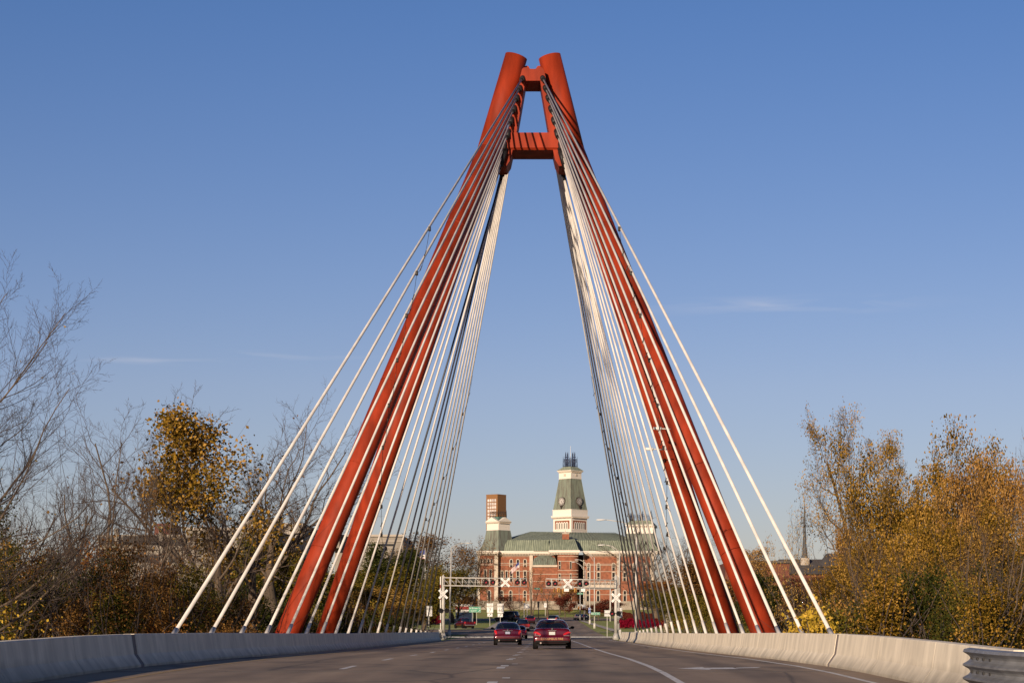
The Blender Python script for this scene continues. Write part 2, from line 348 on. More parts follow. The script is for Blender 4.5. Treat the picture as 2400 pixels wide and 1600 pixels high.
def roadx(y):
    l = XL if y < 330 else XL + 4.2 * sm((y - 330) / 50)
    return (l, 7.05 + .5 * sm((y - 196) / 40))
struct(strip('road', 0, 0, ys, M['road'], 0, roadx))
# side street to the left beyond the level crossing, and the street in front of the courthouse
def patch(name, quads, m, dz):
    mb = MB()
    for q in quads: mb.add([(x, y, G(x, y) + .09 + dz) for x, y in q], [(0, 1, 2, 3)])
    return struct(mb.obj(name, m))
def band(name, x0, x1, y0, y1, m, dz, n=30):
    mb = MB(); mb.grid([[(x0 + (x1 - x0) * i / n, y, G(x0 + (x1 - x0) * i / n, y) + .09 + dz) for i in range(n + 1)] for y in np.linspace(y0, y1, 5)]); return struct(mb.obj(name, m))
band('side_street', -80, XL - .01, 262, 318, M['road'], .0)
band('cross_street', -130, 130, 462, 512, M['road'], .008)
band('kerb', -130, 130, 512.2, 514.5, M['walk'], .12)
band('side_kerb', -80, -10.2, 318.2, 322, M['walk'], .12)
band('cross_path', 7.7, 60, 287, 291, M['walk'], .02)
patch('sidewalk', [[(-9.5, 330), (-7.5, 330), (-8.2, 460), (-10.2, 460)]], M['walk'], .03)
patch('path', [[(10.0, 300), (11.4, 300), (9.0, 452), (7.9, 452)]], M['walk'], .03)
rl = MB()
for y in (232.0, 233.5): rl.box(-60, 60, y, y + .07, G(0, y) + .1, G(0, y) + .2)
tag(rl.obj('railway_track', M['galv']), 'pair of steel rails crossing the road beneath the signal gantries', 'rails')

mk = MB()
def dash(x, y0, y1, wd=.14, z=.004):
    mk.add([(x - wd / 2, y0, zr(y0) + z), (x + wd / 2, y0, zr(y0) + z), (x + wd / 2, y1, zr(y1) + z), (x - wd / 2, y1, zr(y1) + z)], [(0, 1, 2, 3)])
def solid(x, ya, yb, wd=.14):
    y = ya
    while y < yb: dash(x, y, min(yb, y + 2), wd); y += 2
def marking(name, m):
    global mk
    o = struct(mk.obj(name, m)); mk = MB(); return o
for k in range(11):
    c = 36.4 + 12.2 * k; dash(-4.75, c - 1.7, c + 1.7)
marking('lane_dashes', M['white'])
for k in range(11):
    c = 37.0 + 12.2 * k; dash(-1.05, c - 1.6, c - .1, .2); dash(-1.0, c + .5, c + 1.9, .2)
    dash(-.78, c + 3.6, c + 4.1, .16)
marking('centre_dashes', M['white'])
solid(2.6, 28, 205, .15); marking('lane_line', M['white'])
solid(6.28, 28, 196, .13); marking('edge_line', M['white'])
solid(-8.42, 20, 196, .13); marking('yellow_edge_line', M['yellow'])
zz = lambda y: zr(y) + .004
mk.add([(x, y, zz(y)) for x, y in ((3.15, 47.6), (3.85, 48.9), (3.85, 48.2), (4.55, 48.5), (4.55, 47.1), (3.85, 47.0), (3.85, 46.3))], [(0, 6, 5, 4, 3, 2, 1)])
mk.add([(x, y, zz(y)) for x, y in ((4.6, 48.3), (5.3, 49.0), (5.1, 48.1), (4.6, 47.7))], [(0, 3, 2, 1)]); marking('lane_arrow', M['white'])
mk.add([(x, y, zz(y)) for x, y in ((XL, 228.4), (XR, 228.4), (XR, 229), (XL, 229))], [(0, 1, 2, 3)]); marking('stop_line', M['white'])
mj = MB(); mj.box(XL, XR, 44.6, 44.72, zr(44.6) - .02, zr(44.6) + .006); mj.box(XL, XR, 35.3, 35.5, zr(35.3) - .02, zr(35.3) + .006); mj.box(XL, XR, 192.9, 193.1, zr(193) - .02, zr(193) + .006)
mj.box(-1.6, -1.57, 30, 44.6, zr(37) - .25, zr(37) - .2)
struct(mj.obj('expansion_joint', M['joint']))
# ------------------------------------------------------------------ bridge
YP = 119.6
bridge = thing('cable_stayed_bridge', 'red painted A shaped bridge pylon with fans of pale stay cables over the road', 'bridge', (-1.4, YP, 0))
W_ = dict(parent=bridge, world=True)
deck = MB()
for a, b in zip(range(46, 194, 4), range(50, 198, 4)):
    deck.add([(x, y, z) for x, y, z in ((-11.5, a, zr(a) - .02), (9.0, a, zr(a) - .02), (9.0, b, zr(b) - .02), (-11.5, b, zr(b) - .02),
             (-11.0, a, zr(a) - 1.3), (8.5, a, zr(a) - 1.3), (8.5, b, zr(b) - 1.3), (-11.0, b, zr(b) - 1.3))],
             [(0, 1, 2, 3), (4, 7, 6, 5), (1, 5, 6, 2), (0, 3, 7, 4)])
deck.obj('deck', M['deckc'], **W_)
Kp = {-1: P(1143, 359, YP), 1: P(1345, 359, YP)}; Tp = {-1: P(1210, 133, YP), 1: P(1288, 133.5, YP)}
foot = {(-1, 0): P(676, 1480, 109.8), (1, 0): P(1788, 1480, 109.8), (-1, 1): P(766, 1480, 129.4), (1, 1): P(1708, 1480, 129.4)}
def cyl(mb, a, b, r, k=48, n=1):
    mb.tube(a, b, r, r, k)
for s in (-1, 1):
    mb = MB(); cyl(mb, Kp[s] - (Tp[s] - Kp[s]).normalized() * .15, Tp[s], .67)
    mb.tube(Tp[s], Tp[s] + (Tp[s] - Kp[s]).normalized() * .02, .63, .62, 48)
    mb.obj('mast', M['red'], **W_)
    for f in (0, 1):
        mb = MB(); a = foot[(s, f)]; d = (a - Kp[s]).normalized()
        top = Kp[s] + Vector((0, (-.12, .12)[f], 0)) - d * .1
        e = a + d * 9.5
        cyl(mb, top, e, (.665, .655)[f])
        for q_ in range(1, 6): mb.tube(top + d * (q_ * 5.4), top + d * (q_ * 5.4 + .05), .672, .672, 48, caps=False)
        mb.tube(e - d * 2.4, e + d * .5, 1.4, 1.6, 24)
        mb.obj('pylon_leg', M['red'], **W_)
def pxz(poly, y): return [((px - VX) * y / F, CH + (VY - py) * y / F) for px, py in poly]
yf = YP - 1.2
beam = MB(); beam.prism(pxz([(1224, 176), (1228, 172.5), (1238, 171.5), (1243, 175.5), (1255, 175.5), (1260, 171.5), (1270, 172.5), (1274, 176), (1281, 203), (1217, 203)], YP), yf - .05, YP + 1.15)
beam.obj('crossbeam', M['red'], **W_)
beam = MB()
z0 = P(0, 363, YP).z; z1 = P(0, 323.5, YP).z; xa = P(1196, 0, YP).x; xb = P(1302, 0, YP).x
beam.prism([(yf - .1, z0 + .12), (yf - .1, z1), (YP + 1.3, z1), (YP + 1.3, z0 + .12), (YP + 1.18, z0), (yf + .02, z0)], xa - .25, xb + .25, 'yz')
beam.obj('crossbeam', M['red'], **W_)
finR = [(1272, 176), (1266, 202), (1287, 323), (1301, 386), (1310, 400), (1332, 400), (1328, 386), (1310, 323), (1279, 200)]
for s in (1, -1):
    poly = finR if s > 0 else [(2498 - x, y) for x, y in finR][::-1]
    mb = MB(); mb.prism(pxz(poly, YP), yf, YP + 1.1); mb.obj('anchor_fin', M['red'], **W_)
    mb = MB(); c = P(1249 + s * 14.5, 160, YP); mb.tube((c.x, YP + .1, c.z), (c.x, YP + .6, c.z), .17, .17, 20); mb.obj('lifting_lug', M['red'], **W_)
ATT = [(1273.2, 201.6), (1279.5, 225), (1286, 248), (1292.6, 274), (1299.6, 302), (1307, 333), (1316.0, 362), (1318, 375), (1319.5, 387), (1321, 397)]
CAB = {}
for s in (-1, 1):
    for i in range(20):
        j = i if i < 10 else 19 - i; near = i < 10
        px, py = ATT[j]
        if s < 0: px = 2497 - px
        a = P(px, py, YP); a.y = YP - 1.45 if near else YP + 1.35
        b = Vector((-10.72 if s < 0 else 8.30, 58.3 + 6.45 * i, .90)); b = a + (b - a) * ((a.z - .35) / (a.z - .90))
        mb = MB(); mb.tube(a, b, .057, .057, 10)
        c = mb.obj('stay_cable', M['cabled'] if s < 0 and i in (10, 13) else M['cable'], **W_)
        d = (b - a).normalized()
        mb = MB(); mb.tube(a - d * .75, a + d * .1, .175, .15, 12); mb.tube(a + d * .1, a + d * .35, .10, .085, 10)
        k = mb.obj('cable_socket', M['black']); k.parent = c
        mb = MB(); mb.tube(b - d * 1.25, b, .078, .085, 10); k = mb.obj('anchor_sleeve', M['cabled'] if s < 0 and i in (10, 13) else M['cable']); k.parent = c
        CAB[(s, i)] = (a, b)
# strings of festoon lights sagging across each fan of cables
rowy = [536, 640, 740, 845, 950, 1050, 1130, 1186, 1252, 1285, 1293, 1290, 1270, 1247, 1217, 1180, 1120, 1050, 970, 880]
for s in (-1, 1):
    pts = []
    for i in range(20):
        a, b = CAB[(s, i)]; best = None
        for t in np.linspace(0, 1, 400):
            p = a.lerp(b, t); e = abs(VY - (p.z - CH) * F / p.y - rowy[i])
            if best is None or e < best[0]: best = (e, p)
        pts.append(best[1] + Vector((-.09 * s, -.05, 0)))
    mb = MB(); rg = random.Random(s)
    for p, q in zip(pts, pts[1:]):
        n = 6; prev = p
        for k in range(1, n + 1):
            t = k / n; c = p.lerp(q, t) - Vector((0, 0, .5 * 4 * t * (1 - t)))
            mb.tube(prev, c, .013, .013, 4)
            if k in (2, 4):
                mb.tube(c - Vector((.05, 0, .12)), c + Vector((.05, 0, .12)), .026, .022, 5)
            prev = c
        mb.tube(p - Vector((0, 0, .1)), p + Vector((0, 0, .1)), .06, .06, 8)
    tag(mb.obj('light_string', M['string']), 'dark string of small lights sagging across the %s fan of stay cables' % ('left' if s < 0 else 'right'), 'light string', 'light strings clipped to the cables')
# two small floodlights on the far right leg
for (px, py, y) in ((1545, 1004, 122.0), (1526, 1052, 123.0)):
    p = P(px, py, y); t = thing('floodlight', {1004: 'upper pale lamp head fixed on the right pylon leg', 1052: 'lower slim lamp head on a clamp just left of the right pylon leg'}[py], 'floodlight', p)
    mb = MB(); mb.tube((-.35, 0, .02), (.12, 0, 0), .085, .11, 10); mb.obj('lamp_head', M['signw'], t)
    mb = MB(); mb.tube((.12, 0, 0), (.75, .15, -.02), .035, .035, 6); mb.obj('bracket', M['pole'], t)

# ------------------------------------------------------------------ barriers in cast panels
PRO = [(0, 0), (0, .08), (.17, .33), (.24, .80), (.26, .825), (.53, .825), (.56, .79), (.60, 0)]
def barrier(side, y0, y1, label):
    x0, sg = (XL, -1) if side < 0 else (XR, 1)
    t = thing('concrete_barrier', label, 'barrier', (x0, y0, zr(y0)), group='concrete barriers along the bridge deck')
    y = y0
    cuts = []
    while y < y1: cuts.append(y); y += 6.1
    cuts.append(y1)
    for a, b in zip(cuts, cuts[1:]):
        if b - a < 1: continue
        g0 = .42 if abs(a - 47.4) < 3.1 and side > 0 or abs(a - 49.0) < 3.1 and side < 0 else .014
        mb = MB(); n = 4; rows = []
        for i in range(n + 1):
            yy = a + g0 + (b - a - g0 - .008) * i / n
            rows.append([(x0 + sg * u, yy, zr(yy) - .02 + v) for u, v in PRO])
        mb.grid(rows)
        base = 0; k = len(PRO)
        mb.f.append(tuple(range(k))); mb.m.append(0); mb.sm.append(False)
        mb.f.append(tuple(range(n * k, n * k + k))[::-1]); mb.m.append(0); mb.sm.append(False)
        mb.obj('barrier_panel', M['concrete'], t, world=True)
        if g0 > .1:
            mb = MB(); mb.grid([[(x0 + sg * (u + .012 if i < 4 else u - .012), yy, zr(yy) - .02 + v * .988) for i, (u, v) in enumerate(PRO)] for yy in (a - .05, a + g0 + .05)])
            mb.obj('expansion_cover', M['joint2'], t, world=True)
barrier(-1, 20.5 - 2.0, 192, 'shaded concrete parapet along the left edge of the bridge road')
barrier(1, 31.4 - .4 , 188, 'sunlit pale concrete parapet along the right edge of the bridge road')

# thrie beam guardrail bolted to the near end of the right parapet
gr = thing('guardrail', 'grey three ridge steel guardrail overlapping the near end of the right barrier', 'guardrail', (6.8, 33, zr(33)))
def thrie(u): return (.075 if u in (1, 2, 5, 6, 9, 10) else 0)
prof = [(0, .72), (.10, .70), (.12, .655), (.03, .60), (.0, .565), (.0, .545), (.03, .51), (.12, .46), (.12, .43), (.03, .38), (0, .345), (0, .325), (.03, .29), (.12, .24), (.12, .21), (.03, .16), (0, .135)]
mb = MB(); mb.smooth = False
rows = []
for y, x in ((32.6, 6.98), (31.8, 6.99), (31.2, 7.0), (30.4, 7.06), (29.4, 7.3), (28.0, 7.85), (26, 8.6), (23, 9.4)):
    rows.append([(x - u - .06, y, zr(y) + z + .09) for u, z in prof])
mb.grid(rows)
for i in range(len(prof) - 1): pass
o = mb.obj('thrie_beam', M['galv'], gr, world=True, fix=False)
md = o.modifiers.new('solid', 'SOLIDIFY'); md.thickness = .006
bt = MB()
for y, x in ((32.4, 6.9), (32.0, 6.9), (31.6, 6.91), (31.2, 6.93)):
    for z in (.555, .335): bt = MB(); bt.box(x - .01, x + .02, y - .03, y + .03, zr(y) + z + .07, zr(y) + z + .11); bt.obj('bolt', M['black'], gr, world=True)
for y, x in ((30.3, 7.2), (28.2, 7.9), (26.2, 8.65)):
    mb = MB(); mb.box(x, x + .15, y, y + .12, zr(y) - .8, zr(y) + .72); mb.obj('post', M['galv'], gr, world=True)
mb = MB(); mb.box(7.65, 16, 31.2, 31.6, -.8, .70); mb.box(8.5, 16, 30.9, 31.2, -.8, .60)
tag(mb.obj('retaining_wall', M['concrete']), 'low pale concrete wall running right behind the guardrail', 'wall')

# ------------------------------------------------------------------ lettering
def text(body, size, m, parent, loc, rot=(R(90), 0, 0), name='lettering', ext=.004, align='CENTER', sx=1):
    cu = bpy.data.curves.new(name, 'FONT'); cu.body = body; cu.size = size; cu.align_x = align; cu.align_y = 'CENTER'; cu.extrude = ext
    o = bpy.data.objects.new(name, cu); COL.objects.link(o)
    dg = bpy.context.evaluated_depsgraph_get(); me = bpy.data.meshes.new_from_object(o.evaluated_get(dg))
    COL.objects.unlink(o); bpy.data.objects.remove(o)
    me.materials.clear(); me.materials.append(m)
    q = bpy.data.objects.new(name, me); link(q, parent); q.location = loc; q.rotation_euler = rot; q.scale = (sx, 1, 1); return q

# ------------------------------------------------------------------ railway crossing gantries
def crossbuck(parent, x, z, y, size=.93, name='crossbuck'):
    for a, d in ((45, 0), (-45, .012)):
        mb = MB(); mb.box(-size * .68, size * .68, -.01, .01, -.115, .115)
        o = mb.obj(name, M['signw'], parent); o.location = (x, y - d * 2, z); o.rotation_euler = (0, R(a), 0)
        text('RAIL  ROAD' if a > 0 else 'CROSSING', .15, M['ink'], o, (0, -.013, 0), ext=.002)
def lamp(parent, x, z, y, red=True):
    t = bpy.data.objects.new('signal_light', None); link(t, parent); t.location = (x, y, z)
    mb = MB(); mb.tube((0, .02, 0), (0, .0, 0), .27, .27, 24); mb.obj('backing_disc', M['plastic'], t)
    mb = MB(); mb.tube((0, -.0, 0), (0, -.06, 0), .12, .11, 16); mb.obj('lens', M['sigred'] if red else M['plastic'], t)
    mb = MB()
    for k in range(7):
        a0, a1 = R(20 + k * 20), R(40 + k * 20)
        mb.add([(.135 * math.cos(a0), 0, .135 * math.sin(a0)), (.135 * math.cos(a1), 0, .135 * math.sin(a1)), (.135 * math.cos(a1), -.25, .135 * math.sin(a1)), (.135 * math.cos(a0), -.25, .135 * math.sin(a0))], [(0, 1, 2, 3)])
    mb.obj('hood', M['plastic'], t)
def gantry(sd):
    YG = 215.0; s = F / YG
    px0 = 1039 if sd < 0 else 1443.5
    b = P(px0, 1480, YG); gz = G(b.x, YG)
    t = thing('crossing_gantry', 'railway crossing signal gantry with red lamps reaching over the road from the %s' % ('left' if sd < 0 else 'right'), 'signal gantry', (b.x, YG, gz), group='railway crossing gantries')
    X = lambda px: (px - px0) / s
    Z = lambda py: CH + (VY - py) / s - gz
    mb = MB(); mb.tube((0, 0, .6), (0, 0, Z(1349)), .19, .17, 16); mb.tube((0, 0, 0), (0, 0, .7), .42, .2, 16); mb.tube((0, 0, Z(1349)), (0, 0, Z(1345)), .1, .02, 8); mb.obj('mast', M['pole'], t)
    if sd < 0: xe, zt, zb, ze_t, ze_b = X(1234.5), Z(1353), Z(1371.5), Z(1355), Z(1374)
    else: xe, zt, zb, ze_t, ze_b = X(1279.5), Z(1359), Z(1377.5), Z(1355.5), Z(1374)
    mb = MB(); n = 13
    for dy in (-.3, .3):
        mb.tube((0, dy, zt), (xe, dy, ze_t), .055, .055, 8); mb.tube((0, dy, zb), (xe, dy, ze_b), .055, .055, 8)
        for i in range(n + 1):
            f = i / n; x = xe * f; g = (i + 1) / n
            mb.tube((x, dy, zb + (ze_b - zb) * f), (x, dy, zt + (ze_t - zt) * f), .025, .025, 5)
            if i < n: mb.tube((x, dy, zt + (ze_t - zt) * f), (xe * g, dy, zb + (ze_b - zb) * g), .02, .02, 5)
    for i in range(n + 1):
        f = i / n; x = xe * f
        for zz_ in (zb + (ze_b - zb) * f, zt + (ze_t - zt) * f): mb.tube((x, -.3, zz_), (x, .3, zz_), .02, .02, 5)
    zm = (zt + zb) / 2; mb.tube((0, -.3, zm), (xe, -.3, (ze_t + ze_b) / 2), .015, .015, 5)
    mb.obj('truss_arm', M['pole'], t)
    if sd < 0: L = [1139.5, 1155.5, 1212.5, 1228.5]; cb = 1184.5; yy = 1364
    else: L = [1285.7, 1301, 1358.5, 1373.5]; cb = 1330.5; yy = 1366.8
    for px in L: lamp(t, X(px), Z(yy), -.5)
    for i in (0, 2):
        mb = MB(); mb.tube((X(L[i]), -.42, Z(yy - 4)), (X(L[i + 1]), -.42, Z(yy - 4)), .03, .03, 6); mb.tube((X((L[i] + L[i + 1]) / 2), -.38, Z(yy + 9)), (X((L[i] + L[i + 1]) / 2), -.38, Z(yy - 10)), .045, .045, 8); mb.obj('lamp_bracket', M['pole'], t)
    crossbuck(t, X(cb), Z(yy), -.45)
    crossbuck(t, 0, Z(1391.5 if sd < 0 else 1400), -.25)
    for dx in ((-.28, .40) if sd < 0 else (-.42, .28)):
        lamp(t, dx, Z(1430 if sd < 0 else 1437), -.32, red=(sd > 0 and dx < 0))
    mb = MB(); mb.tube((-.4, -.26, Z(1429 if sd < 0 else 1436)), (.4, -.26, Z(1429 if sd < 0 else 1436)), .03, .03, 6); mb.obj('lamp_bracket', M['black'], t)
    # raised gate arm
    ga = thing('crossing_gate', 'raised red and white crossing gate arm upright beside the %s gantry mast' % ('left' if sd < 0 else 'right'), 'gate arm', (b.x + (-.33 if sd < 0 else .36), YG + .5, gz), group='raised crossing gate arms')
    mb = MB(); z = .9; k = 0
    while z < Z(1350):
        mb.cur = k % 2; mb.box(-.045, .045, -.02, .02, z, min(z + (.9 if k % 2 == 0 else .35), Z(1350))); z += (.9 if k % 2 == 0 else .35); k += 1
    mb.obj('arm', [M['signw'], M['paint3']], ga)
    mb = MB(); mb.box(-.22, .22, -.25, .25, 0, 1.1); mb.obj('motor_box', M['pole'], ga, bevel=.03)
gantry(-1); gantry(1)

# ------------------------------------------------------------------ street lamps
def street_lamp(px_base, Y, px_top, py_top, px_head, py_head, label, tall=False, grp='street lamps along the road'):
    base = P((px_base + px_top) / 2, 1478, Y); gz = G(base.x, Y)
    t = thing('street_lamp', label, 'street lamp', (base.x, Y, gz), group=grp)
    s = F / Y; top = P(px_top, py_top, Y) - Vector((base.x, Y, gz)); b0 = P(px_base, 1478, Y).x - base.x
    hd = P(px_head, py_head, Y) - Vector((base.x, Y, gz))
    mb = MB(); mb.tube((b0, 0, .5), top, .12, .075, 12); mb.tube((b0, 0, 0), (b0, 0, .9), .24, .2, 12); mb.obj('pole', M['pole'], t)
    mb = MB(); e = hd + Vector((.55 if px_head < px_top else -.55, 0, -.02)); mid = top.lerp(e, .6) + Vector((0, 0, .22))
    if tall: mid = top.lerp(e, .5) + Vector((0, 0, .18))
    mb.path([top, mid, e, hd], .04, 6)
    if not tall:
        lo = top - Vector((0, 0, .75)); mb.path([lo, mid - Vector((0, 0, .1)), e], .03, 6)
        mb.tube(top.lerp(mid, .4), lo.lerp(mid, .4), .02, .02, 5)
    mb.obj('arm', M['pole'], t)
    sg = -1 if px_head < px_top else 1
    mb = MB(); mb.smooth = True
    rows = []
    for u, r, zz_ in ((-.45, .05, 0), (-.3, .13, -.01), (0, .19, -.03), (.3, .15, -.03), (.45, .04, -.02)):
        rows.append([(hd.x + sg * u, hd.y + r * math.cos(a), hd.z + zz_ + r * .45 * math.sin(a)) for a in np.linspace(0, 2 * math.pi, 11)[:-1]])
    mb.grid(rows, closed=True); mb.obj('lamp_head', M['signw'], t)
street_lamp(1053, 235, 1058, 1283, 1099.5, 1271.5, 'pale street lamp leaning in from the left beside the left gantry mast')
street_lamp(1449, 232, 1452.3, 1292, 1409.5, 1276, 'pale street lamp just right of the right gantry mast, carrying a speed limit sign')
street_lamp(1490, 188, 1492, 1236, 1408, 1217, 'tall thin street lamp behind the right barrier, its long arm against the sky', True)
street_lamp(1371, Yof(1451.5), 1371.5, 1333, 1344, 1316.5, 'farthest of the three grouped street lamps right of the road')
street_lamp(1382.4, Yof(1461), 1382, 1327, 1352, 1310.7, 'middle of the three grouped street lamps right of the road')
street_lamp(1393.5, Yof(1470.5), 1393, 1306, 1362, 1292, 'nearest of the three grouped street lamps, rising behind a green street sign')

# ------------------------------------------------------------------ signs
def sign(name, label, cat, px, Y, panels, base=None, group=None, posts=None, pr=.03):
    """panels: (dx_px0, dx_px1, py0, py1, material, [(text, px, py, size_px, material, sx)...])"""
    s = F / Y; X0 = P(px, 0, Y).x; gz = G(X0, Y)
    t = thing(name, label, cat, (X0, Y, gz), group=group)
    Z = lambda py: CH + (VY - py) / s - gz
    X = lambda q: (q - px) / s
    top = min(p[2] for p in panels)
    for q in (posts or [px]):
        mb = MB(); mb.box(X(q) - pr, X(q) + pr, .02, .02 + pr, -.1 if base is None else Z(base), Z(top + 1)); mb.obj('post', M['pole'], t)
    for (a, b, c, d, m, tx) in panels:
        mb = MB(); mb.box(X(a), X(b), -.012, .012, Z(d), Z(c)); pn = mb.obj('panel', M[m], t, bevel=.02)
        if m != 'plastic' and (b - a) / s > .5:
            bo = MB(); e = .025; w = .018; x0, x1, z0, z1 = X(a) + e, X(b) - e, Z(d) + e, Z(c) - e
            for q in ((x0, x1, z0, z0 + w), (x0, x1, z1 - w, z1), (x0, x0 + w, z0 + w, z1 - w), (x1 - w, x1, z0 + w, z1 - w)): bo.box(q[0], q[1], -.016, -.0125, q[2], q[3])
            k = bo.obj('border', M['signw'] if m in ('signg', 'signb') else M['ink'], pn)
        for (body, tpx, tpy, tsz, tm, sx) in tx:
            if body == 'ARROW':
                mb = MB(); L = tsz / s
                mb.prism([(-.07 * L, -.6 * L), (.07 * L, -.6 * L), (.07 * L, .15 * L), (.26 * L, .15 * L), (0, .6 * L), (-.26 * L, .15 * L), (-.07 * L, .15 * L)], -.017, -.0125)
                o = mb.obj('arrow', M[tm], pn); o.location = (X(tpx), 0, Z(tpy)); o.rotation_euler = (0, R(sx), 0)
            else: text(body, tsz / s, M[tm], pn, (X(tpx), -.015, Z(tpy)), ext=.002, sx=sx)
    return t
YS = Yof(1465)
sign('route_sign', 'white route sign stack reading TO and 7 with an arrow', 'road sign', 1148, YS, [
    (1141, 1156, 1412.4, 1419, 'signw', [('TO', 1148.5, 1415.6, 6.6, 'ink', 1)]),
    (1141, 1156, 1420, 1435, 'signw', [('INDIANA', 1148.5, 1422.7, 2.6, 'ink', 1), ('7', 1148.5, 1429.2, 11.5, 'ink', 1)]),
    (1142.2, 1154.4, 1436, 1444.2, 'signw', [('ARROW', 1148.4, 1440, 7.2, 'ink', 50)])], group='route signs ahead')
sign('route_sign', 'white route sign stack reading EAST and 46 with an arrow', 'road sign', 1172.6, YS, [
    (1165.5, 1180.5, 1413.4, 1420, 'signw', [('EAST', 1173, 1416.7, 5.4, 'ink', .95)]),
    (1165.5, 1180.5, 1421, 1435.5, 'signw', [('INDIANA', 1173, 1423.7, 2.6, 'ink', 1), ('46', 1173, 1429.9, 10.5, 'ink', 1)]),
    (1166.3, 1178.5, 1436.6, 1445, 'signw', [('ARROW', 1172.5, 1440.8, 7.2, 'ink', 50)])], group='route signs ahead')
sign('street_name_sign', 'green roadside board naming N Brown St and 2nd St', 'street sign', 1112, Yof(1462), [
    (1099, 1127, 1420.6, 1434, 'signg', [('N Brown St', 1113, 1424.6, 5.2, 'signw', 1), ('2nd ST', 1110, 1430.3, 5.0, 'signw', 1), ('ARROW', 1123.4, 1430.4, 4.6, 'signw', 50)])], posts=[1107, 1117])
sign('speed_limit_sign', 'speed limit 30 sign on the lamp post right of the right gantry', 'road sign', 1452, 230.5, [
    (1446, 1458.5, 1423.3, 1430.5, 'signw', [('YOUR', 1452.3, 1426.8, 4.6, 'ink', 1)]),
    (1446, 1458.5, 1431.3, 1447, 'signw', [('SPEED', 1452.3, 1434.2, 3.6, 'ink', 1), ('LIMIT', 1452.3, 1437.4, 3.4, 'ink', 1), ('30', 1452.3, 1442.6, 9, 'ink', 1)])], base=1447, group='speed limit signs')
sign('speed_limit_sign', 'speed limit 30 sign on its own post behind the left cables', 'road sign', 1005, 214, [
    (1000, 1013, 1419, 1425, 'signw', [('YOUR', 1006.5, 1422, 4.6, 'ink', 1)]),
    (1000, 1013, 1426.5, 1443.3, 'signw', [('SPEED', 1006.5, 1429.3, 3.6, 'ink', 1), ('LIMIT', 1006.5, 1432.6, 3.4, 'ink', 1), ('30', 1006.5, 1438.2, 9, 'ink', 1)])], group='speed limit signs')
sign('road_sign', 'white two part sign seen beside the right gantry lamp', 'road sign', 1423, 236, [
    (1416.5, 1430.5, 1429, 1436, 'signw', [('DO NOT', 1423.5, 1432.5, 3.6, 'ink', 1)]), (1416.5, 1430.5, 1437, 1443.5, 'signw', [('STOP', 1423.5, 1440.2, 4.6, 'ink', 1)])])
sign('road_sign', 'small white sign high beside the farthest grouped street lamp', 'road sign', 1369, Yof(1452), [(1364, 1372.7, 1416, 1427.3, 'signw', [('ARROW', 1368.5, 1425, 2.6, 'ink', 90)])], pr=.06)
sign('hospital_sign', 'blue hospital H sign with a blue arrow plate below, on a lamp pole', 'road sign', 1381.5, Yof(1461) - 1, [(1379, 1384.3, 1423, 1430, 'signb', [('H', 1381.7, 1426.5, 7, 'signw', 1)]), (1379, 1384.6, 1430.6, 1436, 'signb', [('ARROW', 1381.8, 1433.3, 4, 'signw', 45)])], base=1445)
sign('street_name_sign', 'long green street name blade across the nearest grouped lamp pole', 'street sign', 1395, Yof(1470.5) - 1, [(1385.3, 1406.5, 1433.8, 1440, 'signg', [('2ND ST', 1391, 1437, 4, 'signw', 1), ('W', 1401.5, 1437, 4.2, 'signw', 1)])], base=1442)
YM = 448
sign('road_sign', 'large blank white sign left of the plane tree', 'road sign', 1237, 430, [(1229.3, 1241.3, 1413.4, 1424.6, 'signw', [])], posts=[1228.4, 1235.3], pr=.07)
sign('road_sign', 'white sign with rounded top standing on the courthouse lawn', 'road sign', 1278, 505, [(1275, 1281.3, 1412.6, 1422.6, 'signw', [('P', 1278.2, 1417.5, 6, 'ink', 1)])], pr=.05)
sign('parking_sign', 'small white sign with a red bottom edge behind the right barrier', 'road sign', 1844, 165, [(1840.3, 1848, 1441.8, 1452.2, 'signw', [('P', 1844.2, 1445.5, 4, 'ink', 1), ('ARROW', 1844.2, 1450, 4, 'paint3', 90)])])
sign('road_sign', 'white sign partly hidden behind the rightmost red leg base', 'road sign', 1808, 170, [(1801, 1811, 1437, 1451.5, 'signw', [])])
sign('post_sign', 'small green street sign high left of the traffic signals', 'street sign', 1258.5, YM, [(1252, 1265, 1376.4, 1380.5, 'signg', [('2nd', 1258.5, 1378.5, 3, 'signw', 1)])], base=1376, pr=.02)
# mast arm with traffic signals
t = thing('traffic_signal_pole', 'galvanised mast arm with yellow traffic signals hung in front of the courthouse', 'traffic signals', (P(1430.5, 0, YM).x, YM, G(14, YM)))
s = F / YM; gz = t.location.z; X = lambda q: (q - 1430.5) / s; Z = lambda q: CH + (VY - q) / s - gz
mb = MB(); mb.tube((0, 0, 0), (0, 0, Z(1376)), .2, .14, 12); mb.obj('pole', M['pole'], t)
mb = MB(); mb.tube((0, 0, Z(1380)), (X(1272), 0, Z(1377.5)), .13, .06, 10); mb.obj('mast_arm', M['pole'], t)
for q, y0 in ((1269.5, 1377), (1299.2, 1377), (1308.8, 1376.5), (1319.4, 1379), (1348.2, 1376.5)):
    sg = bpy.data.objects.new('signal_head', None); link(sg, t); sg.location = (X(q), -.2, Z(y0 + 5))
    mb = MB(); wd = .20 if q in (1269.5, 1319.4) else (.26 if q != 1299.2 else .18); mb.box(-wd, wd, -.1, .12, -.5, .5); mb.obj('housing', M['sigy'], sg, bevel=.03)
    for k, dz in enumerate((.32, 0, -.32)):
        mb = MB(); mb.tube((0, -.1, dz), (0, -.24, dz + .02), .12, .12, 10); mb.obj('lens', M['plastic'] if k != 0 else M['sigred'], sg)
